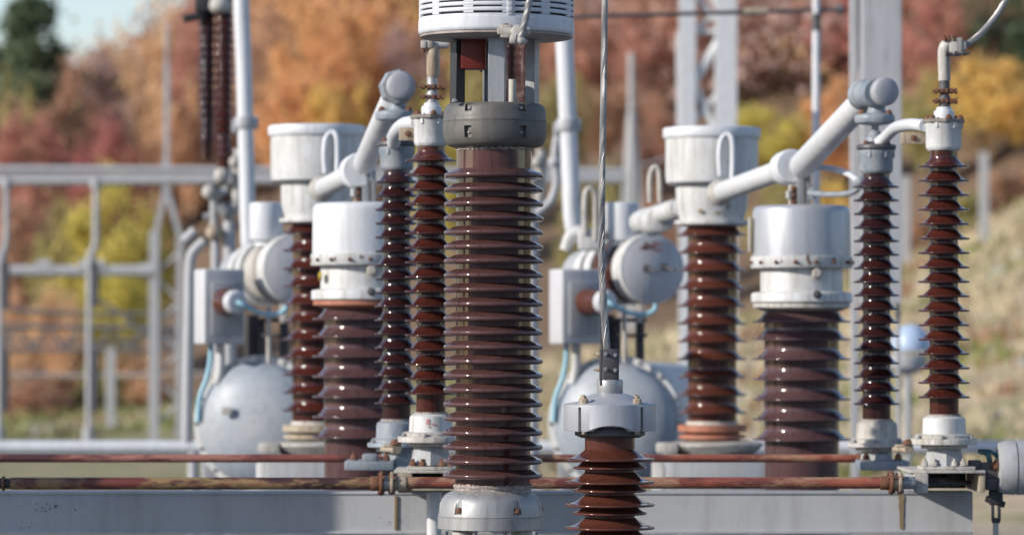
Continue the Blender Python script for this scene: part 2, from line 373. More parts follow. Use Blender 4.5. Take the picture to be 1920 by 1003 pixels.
# pale gravel road on the far left
bm = bmesh.new(); prev = None
for k in range(41):
    x = -22 + k * 0.55; yc = 92 - 0.2 * (x + 22); row = [bm.verts.new((x, yc + d, gz(x, yc + d) + 0.06 + (0.05 if abs(d) < 2 else 0))) for d in (-4, -2, 0, 2, 4)]
    if prev:
        for q in range(4): bm.faces.new([prev[q], row[q], row[q + 1], prev[q + 1]])
    prev = row
m, nt, b = newmat('pale_gravel'); v = coords(nt); nt.links.new(mix(nt, noi(nt, v, 2, 6), (0.42, 0.40, 0.36), (0.30, 0.27, 0.22)), b.inputs['Base Color']); b.inputs['Roughness'].default_value = 0.95
g = build('gravel_path', bm, m, sharp=80); g['kind'] = 'structure'

# ================================================================== CENTRAL COLUMN
YC = 11.7
base = P(925, HZ, YC)
A = thing('slat_capped_insulator', (base.x, YC, 0), 'tall purple brown porcelain insulator in the centre with a slatted white cap on top', 'insulator')
bm = bmesh.new()
tips = [(330 + 26.72 * k, 93.5) for k in range(22)]
plathe(bm, 925, YC, shed_prof(275, 915, tips, 70.5, h=7.5, ex=0.85, lip=5.0, under=3.2), 96)
build('porcelain_body', bm, 'purple', A)
for (ya, yb, r0) in ((271, 284, 71.5), (907, 925, 72.5)):
    bm = bmesh.new(); pr = [(r0 - 2, ya)] + [(r0 + 1.2 * math.sin(k), ya + (yb - ya) * k / 8) for k in range(1, 8)] + [(r0 - 2, yb)]
    vs = plathe(bm, 925, YC, pr, 96)
    for v in vs:
        if (v.co - Vector((base.x, YC, v.co.z))).length > 0.05: v.co += Vector((random.uniform(-1, 1), random.uniform(-1, 1), random.uniform(-1.5, 1.5))) * 0.0018
    build('cement_joint', bm, 'grit', A)
bm = bmesh.new()
plathe(bm, 926, YC, [(84, 196), (88, 197), (93, 201), (95.5, 208), (96, 221), (96.8, 222), (97, 229), (96.2, 229.6), (96.2, 231), (97.3, 232), (97.6, 246), (96, 261), (92, 270), (86, 275), (76, 277.5), (68, 277.5)], 96)
fl = build('top_flange', bm, 'darkflange', A)
m_ = YC / F; ct = bmesh.new()
angs = [-90 - 31, -90 + 33, -90 + 93, -90 - 93, 90, 45, 135]
for a in angs:
    for y0, y1 in ((200, 213), (240, 262)):
        z = (P(926, y0, YC).z + P(926, y1, YC).z) / 2; cxw = P(926, HZ, YC).x
        rad = (97 if y0 > 230 else 96) * m_
        box(ct, (cxw + rad * math.cos(R(a)), YC + rad * math.sin(R(a)), z), (14 * m_, 15 * m_, abs(y1 - y0) * m_), Matrix.Rotation(R(a), 4, 'Z'))
cutout(fl, ct)
pts = []
for a in angs:
    for y0 in (209, 254): pts.append(P(926, y0, YC) + Vector((math.cos(R(a)), math.sin(R(a)), 0)) * 89 * m_)
bolts(A, pts, (0, 0, 1), 0.0062, 0.010, 'castgrey', 0)
# bottom flange
bm = bmesh.new()
plathe(bm, 921, YC, [(70, 918), (76, 922), (84, 926), (91, 934), (95, 945), (96.5, 957), (98, 965), (98, 966.3), (97, 966.8), (97, 967.6), (99, 968.4), (99, 990), (97.5, 991), (60, 991)], 96)
fl = build('bottom_flange', bm, 'castgrey', A)
ct = bmesh.new()
for a in (-90 - 38, -90 + 32, 10, 80, 150, 190):
    cxw = P(921, HZ, YC).x; z = (P(921, 930, YC).z + P(921, 958, YC).z) / 2
    p0 = Vector((cxw + 99 * m_ * math.cos(R(a)), YC + 99 * m_ * math.sin(R(a)), P(921, 961, YC).z))
    axcyl(ct, p0, p0 + Vector((0, 0, 1)), [(0, 0), (9 * m_, 0), (9 * m_, 42 * m_), (0, 42 * m_)], 20)
cutout(fl, ct)
bolts(A, [P(921, 957, YC) + Vector((math.cos(R(a)), math.sin(R(a)), 0)) * 94 * m_ for a in (-128, -58, 10, 150)], (0, 0, 1), 0.009, 0.013, 'rust', 0.3)
for dx, dy in ((-52, -50), (58, -45), (-50, 55), (55, 55)):
    bm = bmesh.new(); c = P(921 + dx, 992, YC); c.y += dy * m_
    axcyl(bm, c, c - Vector((0, 0, 1)), [(0, 0), (17 * m_, 0), (19 * m_, 4 * m_), (19 * m_, 8 * m_), (12 * m_, 12 * m_), (12 * m_, 60 * m_), (0, 60 * m_)], 28)
    build('standoff', bm, 'palegrey', A)
bolts(A, [P(921 + d, 991.5, YC) + Vector((0, -80 * m_, 0)) for d in (-82, -28, 28, 84)], (0, 0, -1), 0.008, 0.014, 'galv', 0.5)
bm = bmesh.new(); plathe(bm, 921, YC, [(98, 1052), (98, 1070)], 64); build('base_plate', bm, 'galv', A)
ground_support(A, 921, YC, 1070, 0.22)
# posts between flange and cap
def channel(bm, cx, dyo, w, ang, y0, y1, Y=YC):
    p = P(cx, HZ, Y); z0, z1 = P(cx, y1, Y).z, P(cx, y0, Y).z; k = Y / F; rt = Matrix.Rotation(R(ang), 4, 'Z')
    for (ox, oy, sx, sy) in ((0, 0, w, 4), (-w / 2 + 1.8, 9, 3.6, 16), (w / 2 - 1.8, 9, 3.6, 16)):
        o = rt @ Vector((ox * k, oy * k, 0))
        box(bm, (p.x + o.x, Y + dyo * k + o.y, (z0 + z1) / 2), (sx * k, sy * k, z1 - z0), rt, 0.0012, 1)
for cx, dy, w_, an, mt in ((849, 0, 26, -62, 'blackshade'), (929, -78, 31, -8, 'galv'), (1003, -6, 27, 70, 'galv'), (915, 70, 22, 175, 'bluegrey')):  # left post in black, its shade put into the colour
    bm = bmesh.new(); channel(bm, cx, dy, w_, an, 66, 197.5); build('cap_post', bm, mt, A)
bm = bmesh.new(); c = P(959, 197, YC); c.y -= 30 * m_; cyl(bm, c, c + Vector((0, 0, 46 * m_)), 7.2 * m_, bev=0.001); build('vent_stub', bm, 'palegrey', A)
bm = bmesh.new(); pbox(bm, 862, 40, 909, 131, YC, 0.07, bev=0.004, yoff=0.01); rb = build('relay_box', bm, 'redbox', A, 'dark red box hanging under the cap')
bolts(A, [P(900, 133, YC), ], (0, 0, -1), 0.004, 0.006, 'rust', 0)
bolts(A, [P(x, 196, YC) + Vector((0, -74 * m_, 0)) for x in (852,)] + [P(849, 80, YC) + Vector((0, -24 * m_, 0))], (0, 0, 1), 0.008, 0.010, 'galv', 0.2)
# slatted cap
cx = 928
bm = bmesh.new(); plathe(bm, cx, YC, [(135, -70), (135, 60)], 72); build('inner_drum', bm, 'slat_dark', A)
bm = bmesh.new()
def slat_row_y(k): return 35 - 10.3 * k
bandprof = lambda y0, y1: [(143.0, y0), (144.8, y0 + 0.8), (145.4, y0 + 2), (145.6, y1 - 1.5), (144.8, y1 - .3), (143, y1), (141, y1), (141, y0)]
for k in range(10):
    y1 = slat_row_y(k) - 2.8; y0 = slat_row_y(k + 1)
    pr = bandprof(y0, y1); vs = plathe(bm, cx, YC, pr + [pr[0]], 120, close=False)
    for j in range(12):
        a = 30 * j + 9.4 + (4 if k % 5 == 4 else 0); cw = P(cx, HZ, YC).x
        z = (P(cx, y1, YC).z + P(cx, y1 + 2.8, YC).z) / 2; rad = 142.7 * m_
        wb = (19 if j % 3 else 23) * m_
        box(bm, (cw + rad * math.cos(R(a)), YC + rad * math.sin(R(a)), z), (5 * m_, wb, 3.6 * m_), Matrix.Rotation(R(a), 4, 'Z'))
plathe(bm, cx, YC, [(142, -80), (142, slat_row_y(10) - 3)], 72)
build('slatted_drum', bm, 'cap', A)
bm = bmesh.new(); plathe(bm, cx, YC, [(141, 36), (145.5, 36.5), (145.8, 42), (146.4, 42.6), (146.4, 60), (145.6, 64), (143, 66.5), (141, 66.5), (139, 66.5)], 120); build('rim_band', bm, 'cap', A)
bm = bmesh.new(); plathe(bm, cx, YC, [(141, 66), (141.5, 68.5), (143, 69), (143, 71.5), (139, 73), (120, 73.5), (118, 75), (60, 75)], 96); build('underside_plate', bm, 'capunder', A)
bm = bmesh.new()
cw = P(cx, HZ, YC).x
for yy in (-2, 8, 18):
    a = R(-90 + 10); box(bm, (cw + 147 * m_ * math.cos(a), YC + 147 * m_ * math.sin(a), P(cx, yy, YC - .23).z), (3 * m_, 10 * m_, 9 * m_), Matrix.Rotation(a, 4, 'Z'), 0.0015)
box(bm, (cw + 146.3 * m_ * math.cos(a), YC + 146.3 * m_ * math.sin(a), P(cx, -12, YC - .23).z), (2 * m_, 10 * m_, 80 * m_), Matrix.Rotation(a, 4, 'Z'), 0.001)
build('hinge_strip', bm, 'cap', A)
YR = YC - 150 * m_
bm = bmesh.new(); pbox(bm, 930, 52, 992, 66, YR, 0.03, bev=0.006); pbox(bm, 936, 47, 958, 72, YR, 0.026, bev=0.005)
c = P(968, 60, YR); cyl(bm, c + Vector((0, -.03, 0)), c + Vector((0, .02, 0)), 12 * m_, bev=0.004)
build('cable_clamp', bm, 'palegrey', A)
bolts(A, [P(946, 50, YR)], (0, 0, 1), 0.009, 0.010, 'rust', 0)
bm = bmesh.new(); p0, p1 = P(953, 73, YR - .03), P(984, 78, YR - .03)
axcyl(bm, p0, p1, [(0, 0), (8 * m_, 0.001), (9 * m_, 0.004), (9 * m_, 0.018), (6 * m_, 0.021), (7.5 * m_, 0.024), (8 * m_, 0.04), (2 * m_, 0.054), (0, 0.055)], 24); build('cable_lug', bm, 'palegrey', A)
A.rotation_euler = (0, R(0.25), 0); A.location.x -= math.sin(R(0.25)) * base.z
bm = bmesh.new(); rope(bm, [P(1002, -60, YR - .03), P(994, -10, YR - .035), P(987, 30, YR - .035), P(976, 70, YR - .03)], 6.3 * m_, 13, pitch=0.12)
solo('twisted_cable', bm, 'wire', 'short twisted metal cable clamped to the rim of the slatted white cap', 'cable')

# ================================================================== SMALL FRONT INSULATOR
YD = 11.25; k_ = YD / F; cx = 1143.5
pd = P(cx, HZ, YD)
D = thing('ribbed_insulator', (pd.x, YD, 0), 'short red brown insulator with a notched grey metal cap, in front of the rusty rods', 'insulator')
tips = []
for k in range(9): tips += [(861 + 42.6 * k, 84), (876.5 + 42.6 * k, 69)]
bm = bmesh.new(); plathe(bm, cx, YD, shed_prof(806, 1230, tips, 47, h=17, ex=1.9, lip=2.4, under=2.4), 80); build('porcelain_body', bm, 'brown2', D)
bm = bmesh.new(); plathe(bm, cx, YD, [(26, 737), (34, 739), (52, 746), (60, 752), (84, 756), (86.5, 758), (86.5, 804), (85, 807.5), (62, 807.5), (60, 800), (56, 800)], 96)
cp = build('metal_cap', bm, 'silver', D)
ct = bmesh.new()
for a in (-132, -48, 48, 132, 0, 180):
    for rr_, w_, h0, h1 in ((84, 7, 762, 812),):
        z0, z1 = P(cx, h1, YD).z, P(cx, h0, YD).z
        box(ct, (pd.x + rr_ * k_ * math.cos(R(a)), YD + rr_ * k_ * math.sin(R(a)), (z0 + z1) / 2), (26 * k_, w_ * k_, z1 - z0), Matrix.Rotation(R(a), 4, 'Z'))
cutout(cp, ct)
ct = bmesh.new(); z0 = P(cx, 891, YD).z
axcyl(ct, Vector((pd.x, YD - 100 * k_, z0)), Vector((pd.x, YD, z0)), [(0, 0), (95 * k_, 0), (95 * k_, 42 * k_), (0, 42 * k_)], 72)
cutout(cp, ct)
bm = bmesh.new(); plathe(bm, cx, YD, [(62, 800), (66, 806), (66, 815), (55, 820), (46, 820)], 64); build('cap_collar', bm, 'darksteel', D)
for a in (-132, -48, 48, 132):
    bm = bmesh.new(); p = P(cx, 812, YD) + Vector((math.cos(R(a)), math.sin(R(a)), 0)) * 74 * k_
    top = P(cx, 741, YD).z - p.z
    axcyl(bm, p, p + Vector((0, 0, 1)), [(0, 0), (4.5 * k_, 0), (4.5 * k_, top), (0, top)], 12)
    q = Vector((p.x, p.y, P(cx, 756, YD).z)); bolt(bm, q, (0, 0, 1), 8 * k_, 12 * k_, 0)
    build('bolt', bm, 'beige', D)
bm = bmesh.new(); plathe(bm, cx, YD, [(22, 711), (24, 712), (24.5, 713), (24.5, 735), (23, 738), (20, 738)], 40); build('stem', bm, 'castgrey', D)
bm = bmesh.new(); pbox(bm, 1124, 655, 1129.5, 722, YD, 0.055, bev=0.002, yoff=-0.004); pbox(bm, 1130, 654, 1160, 712, YD, 0.012, bev=0.003, yoff=-0.03, rot=Matrix.Rotation(R(6), 4, 'Z'))
tc_ = build('clamp_plate', bm, 'darksteel', D)
bolts(D, [P(x, y, YD - .038) for x, y in ((1136, 664), (1136, 692), (1154, 666), (1154, 694))], (0, -1, 0), 0.0048, 0.008, 'galv', 0.5)
bolts(D, [P(1124, y, YD) for y in (664, 693)], (-1, 0, 0), 0.005, 0.012, 'beige', 0.6)
ground_support(D, cx, YD, 1225, 0.2)
bm = bmesh.new()
rope(bm, [P(1134, -60, YD), P(1133.5, 40, YD), P(1131, 200, YD), P(1128, 380, YD), P(1128, 490, YD), P(1131, 560, YD), P(1138, 660, YD - .02)], 6.0 * k_, 14, pitch=0.26, loose=0.25)
solo('hanging_cable', bm, 'wire', 'long braided aluminium cable hanging down to the short capped insulator', 'cable')

# ================================================================== BEAM, RODS
YB = 13.3
def beam():
    x0, x1 = P(-260, HZ, YB).x, P(1823, HZ, YB).x; z0, z1 = P(0, 1001, YB).z, P(0, 921, YB).z
    o = thing('steel_beam', ((x0 + x1) / 2, YB, (z0 + z1) / 2), 'long grey steel channel beam running across the bottom of the picture', 'beam')
    bm = bmesh.new()
    box(bm, ((x0 + x1) / 2, YB + 0.004, (z0 + z1) / 2), (x1 - x0, 0.008, z1 - z0 - 0.02)); 
    box(bm, ((x0 + x1) / 2, YB + 0.05, z1 - 0.005), (x1 - x0, 0.11, 0.01), bev=0.002); box(bm, ((x0 + x1) / 2, YB + 0.045, z0 + 0.006), (x1 - x0, 0.115, 0.012), bev=0.002)
    build('beam_web', bm, 'beam', o)
    xs_ = P(743, HZ, YB).x
    bm = bmesh.new(); box(bm, (xs_, YB - 0.002, (z0 + z1) / 2), (0.012, 0.008, z1 - z0 - 0.03), bev=0.002); build('weld_seam', bm, 'stain', o)
    # rust run below the coupling
    bm = bmesh.new(); n = 14; L, Rr = [], []
    for k in range(n + 1):
        z = z1 - 0.012 - (z1 - z0 - 0.03) * k / n; w_ = 0.011 * (1 - 0.35 * k / n) + random.uniform(-.002, .002); xc = P(1690, HZ, YB).x + random.uniform(-.001, .001)
        L.append(bm.verts.new((xc - w_, YB - 0.0035, z))); Rr.append(bm.verts.new((xc + w_ * .8, YB - 0.0035, z)))
    for k in range(n): bm.faces.new([L[k], Rr[k], Rr[k + 1], L[k + 1]])
    build('rust_run', bm, 'stain', o, 'brown rust run down the beam face')
    bm = bmesh.new()
    for cxp, cyp, n in ((95, 952, 26), (60, 985, 8), (715, 980, 10)):
        for q in range(n):
            p = P(random.gauss(cxp, 20), random.gauss(cyp, 7), YB); r_ = random.uniform(.0008, .004)
            vs = [bm.verts.new((p.x + r_ * math.cos(a) * random.uniform(.5, 1.2), YB - 0.0033, p.z + r_ * math.sin(a) * random.uniform(.5, 1))) for a in [k * 1.047 for k in range(6)]]
            bm.faces.new(vs)
    build('paint_chips', bm, 'blackshade', o)
    for px in (-150, 650, 1500):
        p = P(px, 1003, YB); bm = bmesh.new(); box(bm, (p.x, YB + 0.05, (p.z + gz(p.x, YB)) / 2), (0.1, 0.1, p.z - gz(p.x, YB)), bev=0.004); build('beam_leg', bm, 'galv', o)
beam()
def rod(x0, x1, y, r, Y, mat, label, coup=None):
    k = Y / F; a, b = P(x0, y, Y), P(x1, y, Y)
    o = thing('rusty_rod', (a + b) / 2, label, 'rod')
    bm = bmesh.new(); L = (b - a).length; n = 40
    axcyl(bm, a, b, [(0, 0)] + [(r * k * (1 + 0.01 * math.sin(j * 2.3)), L * j / n) for j in range(n + 1)] + [(0, L)], 20); build('bar', bm, mat, o)
    if coup:
        for (c0, c1, rr, mt) in coup:
            bm = bmesh.new(); p0, p1 = P(c0, y, Y), P(c1, y, Y); cyl(bm, p0, p1, rr * k, bev=0.002, seg=18)
            build('coupling', bm, mt, o)
            if rr > 18: 
                for a_ in range(4):
                    q = (p0 + p1) / 2 + Vector((0, math.sin(a_ * 1.57 + .6), math.cos(a_ * 1.57 + .6))) * rr * k * .85
                    bm = bmesh.new(); cyl(bm, q - Vector((.012, 0, 0)), q + Vector((.012, 0, 0)), 3.6 * k, seg=6); build('bolt', bm, 'rust', o)
    return o
Yr = 12.95
rod(20, 697, 906, 11.5, Yr, 'red2', 'dark rusty lower rod with peeling red paint, left of the central insulator', [(-12, 20, 10, 'blackshade'), (4, 9, 14, 'rust'), (695, 712, 14, 'rust'), (712, 718, 23, 'rust'), (718, 732, 15, 'castgrey'), (732, 738, 22, 'beige'), (738, 762, 14, 'beige')])
rod(760, 1652, 905, 11, Yr, 'red3', 'orange red lower rod right of the central insulator, ending in a rusty coupling', [(1650, 1668, 13, 'rust'), (1668, 1674, 22, 'rust'), (1674, 1684, 15, 'beige'), (1684, 1690, 22, 'beige'), (1690, 1716, 12, 'galv')])
YU = 14.2
rod(-80, 722, 859, 7.6, YU, 'red1', 'thin red upper rod left of the central insulator', [(-82, -70, 10, 'rust')])
rod(722, 1618, 859, 7.6, YU, 'red3', 'thin red upper rod right of the central insulator', [(1605, 1622, 9, 'rust')])

# ================================================================== E POST INSULATORS
def post_insulator(cx, Y, tips_n, t0, t1, rt, rb, cap, base_, label, mat='brown', capmat='white', basemat='white', flmat='palegrey', htop=13.5, group='slender post insulators'):
    k = Y / F; p = P(cx, HZ, Y)
    o = thing('post_insulator', (p.x, Y, P(cx, base_[3] + 40, Y).z), label, 'insulator', group)
    bm = bmesh.new(); plathe(bm, cx, Y, shed_prof(cap[2], base_[0] + 3, even(t0, t1, tips_n, rt), rb, h=htop, ex=2.1, lip=1.9, under=2.6, rb1=rb * 1.06), 64)
    build('porcelain_body', bm, mat, o)
    rc, y0, y1 = cap
    bm = bmesh.new(); plathe(bm, cx, Y, [(rc, y0), (rc, y0 + 1), (rc - .3, y0 + 10), (rc - 1, y0 + 11), (rc - 1, y1 - 7), (rc - 2.5, y1 - 2), (rc - 6, y1 + 1), (rb + 1, y1 + 1)], 48)
    c_ = build('top_cap', bm, capmat, o)
    for a in (-120, -60, 0, 60, 120, 180):
        bm = bmesh.new(); q = P(cx, y0 + 8, Y) + Vector((math.cos(R(a)), math.sin(R(a)), 0)) * (rc - .3) * k
        box(bm, q, (3.5 * k, 6 * k, 15 * k), Matrix.Rotation(R(a), 4, 'Z'), 0.001, 1); build('cap_rib', bm, capmat, c_)
    yb0, yb1, rbs, yf1 = base_[0], base_[1], base_[2], base_[3]
    bm = bmesh.new(); plathe(bm, cx, Y, [(rb + 3, yb0 - 2), (rbs - 5, yb0), (rbs - 1, yb0 + 3), (rbs, yb0 + 8), (rbs + 1, yb1)], 48); build('base_cup', bm, basemat, o)
    bm = bmesh.new(); plathe(bm, cx, Y, [(rb + 5, yb0 - 5), (rb + 5, yb0 + 1)], 40); build('cement_joint', bm, 'grit', o)
    rf = base_[4]
    bm = bmesh.new(); plathe(bm, cx, Y, [(rf * .8, yb1 - 3), (rf * .86, yb1 - 1), (rf * .87, yb1 + 5), (rf - 1, yb1 + 5.6), (rf, yb1 + 7), (rf, yf1 - 1), (rf - 2, yf1), (rf * .7, yf1 + 1), (rf * .7, yf1 + 7), (rf * .5, yf1 + 7)], 48)
    build('base_flange', bm, flmat, o)
    for a in (-150, -100, -35, 30, 90, 150):
        bm = bmesh.new(); q = P(cx, yb1 + 5.6, Y) + Vector((math.cos(R(a)), math.sin(R(a)), 0)) * (rf * .93) * k
        bolt(bm, q, (0, 0, 1), 4 * k, 5 * k, 0.6); build('bolt', bm, 'castgrey', o)
    bm = bmesh.new(); plathe(bm, cx, Y, [(rf * .5, yf1 + 6), (rf * .56, yf1 + 24), (rf * .62, yf1 + 40), (rf * .62, yf1 + 42)], 8); build('pedestal', bm, 'grey' if flmat != 'bluegrey' else 'bluegrey', o, sharp=20)
    return o, k
# front ones (E1 x=808, E3 x=1770)
for (cx, t0, lab, cm, off) in ((808, 302, 'white capped post insulator just left of the central insulator, pipe on its cap', 'white', 0),
                        (1770, 313, 'rightmost white capped post insulator, with an elbow pipe and cable on top', 'white', 8)):
    o, k = post_insulator(cx, 13.1, 17, t0, t0 + 27.2 * 16 - (0 if cx < 900 else 4), 48.5, 26, (34.5 if cx > 900 else 33, 218 + off, 274 + off), (777 + off * .5, 812 + off * .5, 40, 829 + off * .5, 62), lab, 'brown', cm)
    Y = 13.1
    bm = bmesh.new(); plathe(bm, cx, Y, [(38, 216 + off), (39.5, 217 + off), (39.5, 222 + off), (38, 223.5 + off), (33, 224 + off)], 8); build('lid_flange', bm, 'lidflange', o, sharp=20)
    bolts(o, [P(cx, 216 + off, Y) + Vector((math.cos(R(a)), math.sin(R(a)), 0)) * 31 * k for a in (-140, -80, -20, 40, 100, 160)], (0, 0, 1), 5.5 * k, 7 * k, 'rust', 0.3)
    bm = bmesh.new(); plathe(bm, cx + 1, Y, [(11, 193 + off), (14, 194 + off), (15, 199 + off), (18, 200 + off), (19, 203 + off), (19.5, 216 + off)], 40); build('collar', bm, 'whitefresh', o)
    bm = bmesh.new(); plathe(bm, cx + 2, Y, [(10, 145 + off), (10, 160 + off), (11.5, 164 + off), (8, 169 + off), (11, 175 + off), (11, 195 + off)], 20)
    st = build('terminal_stem', bm, 'darksteel' if cx > 900 else 'castgrey', o)
    for yy in (163, 182):
        for sx in (-9, 1, 9):
            bm = bmesh.new(); q = P(cx + 2 + sx, yy + off, Y - .015); cyl(bm, q + Vector((-14 * k, 0, 0)), q + Vector((13 * k, 0, 0)), 2.6 * k, seg=8)
            axcyl(bm, q + Vector((-10 * k, 0, 0)), q + Vector((1, 0, 0)), [(0, 0), (5 * k, 0), (5 * k, 6 * k), (0, 6 * k)], 6); axcyl(bm, q + Vector((8 * k, 0, 0)), q + Vector((1, 0, 0)), [(0, 0), (5.4 * k, 0), (5.4 * k, 6 * k), (0, 6 * k)], 6)
            build('bolt', bm, 'rust', st)
    if cx > 900:
        bm = bmesh.new(); q = [P(1771, 152, Y), P(1770, 120, Y), P(1770, 96, Y), P(1776, 84, Y), P(1792, 81, Y)]; tube(bm, q, 11.5 * k, 20); build('elbow_pipe', bm, 'palegrey', o)
        bm = bmesh.new(); pbox(bm, 1779, 72, 1804, 106, Y, 0.05, bev=0.006); pbox(bm, 1790, 78, 1811, 96, Y, 0.04, bev=0.006); cl = build('elbow_clamp', bm, 'palegrey', o)
        bolts(cl, [P(x, 76, Y - .02) for x in (1772, 1780, 1789)], (-.3, -.3, 1), 3.6 * k, 10 * k, 'rust', 0.2)
        bolts(cl, [P(x, 101, Y - .028) for x in (1774, 1790, 1806)], (1, -.3, 0), 4 * k, 9 * k, 'darksteel', 0.6)
    else:
        bm = bmesh.new(); plathe(bm, 812, Y, [(11, 86), (12, 90), (12.2, 138), (11, 145), (9, 147)], 28); build('pipe', bm, 'beige', o)
        bm = bmesh.new(); cyl(bm, P(789, 84, Y), P(842, 84, Y), 8 * k, bev=0.004); pbox(bm, 790, 77, 800, 92, Y, 0.05, bev=0.004); pbox(bm, 802, 76, 812, 92, Y, 0.05, bev=0.004); cl = build('pipe_clamp', bm, 'palegrey', o)
        bolts(cl, [P(x, 93, Y - .01) for x in (794, 806)], (0, 0, -1), 4.5 * k, 6 * k, 'rust', 0.3)
smudge(bpy.data.objects['post_insulator'], 808, 0, 13.1, 41, [(803, 789, 4, 9), (813, 794, 3, 3), (806, 799, 3, 2), (820, 796, 2, 2)], 'redmark')
Y = 13.1; k = Y / F
bm = bmesh.new(); rope(bm, [P(1800, 88, Y), P(1822, 78, Y), P(1846, 56, Y), P(1868, 30, Y), P(1888, -3, Y), P(1915, -60, Y)], 6.0 * k, 13, pitch=0.16)
solo('curved_cable', bm, 'wire', 'grey stranded cable curving up from the elbow clamp to the top right corner', 'cable')
# rear ones (E2 x=744, E4 x=1643)
for cx, t0, t1, dy, lab, bs in ((744, 342, 756, -6, 'shade-darkened post insulator with round clamp head, left of the white capped one beside the centre', 'bluegrey'),
                        (1643.5, 351, 757, 0, 'shade-darkened post insulator with blue grey clamp head in front of the wide grey column', 'palegrey')):
    Y = 14.0
    o, k = post_insulator(cx, Y, 17, t0, t1, 43 if cx > 900 else 41.5, 25, (32.5, 281 + dy, 325 + dy), (790, 824, 38, 838, 55), lab, 'darkshadeglaze', 'bluegrey', bs, bs, 13)
    bm = bmesh.new(); plathe(bm, cx, Y, [(20, 266 + dy), (24, 270 + dy), (36, 272 + dy), (37.5, 274 + dy), (37.5, 279 + dy), (35, 281 + dy)], 28); build('cap_plate', bm, 'darksteel', o)
    bolts(o, [P(cx, 272 + dy, Y) + Vector((math.cos(R(a)), math.sin(R(a)), 0)) * 29 * k for a in (-140, -50, 40, 130)], (0, 0, 1), 5 * k, 7 * k, 'rust', 0.3)
    bm = bmesh.new(); plathe(bm, cx - 2, Y, [(7, 228 + dy), (7, 246 + dy), (12, 249 + dy), (12, 254 + dy), (17, 258 + dy), (19, 270 + dy)], 28); build('spindle', bm, 'bluegrey', o)
    bm = bmesh.new(); plathe(bm, cx - 3, Y, [(30, 214 + dy), (36, 216 + dy), (38, 219 + dy), (38, 226 + dy), (36, 231 + dy), (22, 234 + dy), (8, 236 + dy)], 32); build('clamp_base', bm, 'bluegrey', o)
    bolts(o, [P(cx - 3, 215 + dy, Y) + Vector((math.cos(R(a)), math.sin(R(a)), 0)) * 29 * k for a in (-150, -30, 60, 150)], (0, 0, 1), 5.5 * k, 8 * k, 'rust', 0.2)
    bm = bmesh.new(); plathe(bm, cx + 1, Y, [(22, 184 + dy), (17, 196 + dy), (16, 206 + dy), (22, 216 + dy)], 10); build('neck', bm, 'bluegrey', o)
    if cx < 900:
        pc = P(744, 165, Y); ax = Vector((0.12, -1, 0))
        bm = bmesh.new(); vs = axcyl(bm, pc - ax * 0.03, pc + ax, [(0, 0), (30 * k, 0), (34 * k, .01), (34 * k, .07), (30 * k, .08), (0, .08)], 8); cl = build('clamp_head', bm, 'bluegrey', o, sharp=20)
        pc = P(748, 163, Y) + ax * 0.05
        pipe = [P(700, 300, Y + .25), P(716, 240, Y + .1), P(734, 190, Y + .02)]
    else:
        pc = P(1634, 176, Y); ax = Vector((0.35, -1, 0)).normalized()
        bm = bmesh.new(); axcyl(bm, pc - ax * 0.10, pc + ax, [(0, 0), (24 * k, 0), (28 * k, .008), (28 * k, .045), (25 * k, .05), (25 * k, .10), (27 * k, .105), (27 * k, .14), (24 * k, .145), (0, .145)], 32); cl = build('clamp_head', bm, 'bluegrey', o)
        pc = P(1648, 174, Y) + ax * 0.03
    bm = bmesh.new(); axcyl(bm, pc, pc + ax, [(0, 0), (26.5 * k, 0), (26.5 * k, .028), (25.5 * k, .035), (22 * k, .040), (12 * k, .0435), (0, .0445)], 40); build('end_cap', bm, 'endcap', cl)
    # connector arm to the front post
    s = cx - 1643.5
    if cx > 900:
        bm = bmesh.new(); tube(bm, [P(1648, 268, Y - .04), P(1662, 256, Y - .08), P(1680, 240, Y - .3), P(1706, 234, Y - .7), P(1735, 236, 13.1)], 11 * k, 16); build('connector_arm', bm, 'whitefresh', o)
        bm = bmesh.new(); pbox(bm, 1689, 249, 1736, 271, 13.15, 0.012, bev=0.002); br = build('connector_plate', bm, 'beige', o); bolts(br, [P(1713, 259, 13.143)], (0, -1, 0), 4 * k, 5 * k, 'rust', 0)
    else:
        bm = bmesh.new(); tube(bm, [P(738, 270, Y - .04), P(742, 250, Y - .2), P(758, 234, Y - .5), P(784, 230, 13.15)], 13 * k, 16); build('connector_arm', bm, 'whitefresh', o)
        bm = bmesh.new(); pbox(bm, 748, 240, 780, 264, 13.15, 0.012, bev=0.002); br = build('connector_plate', bm, 'beige', o); bolts(br, [P(765, 251, 13.143)], (0, -1, 0), 4 * k, 5 * k, 'rust', 0)

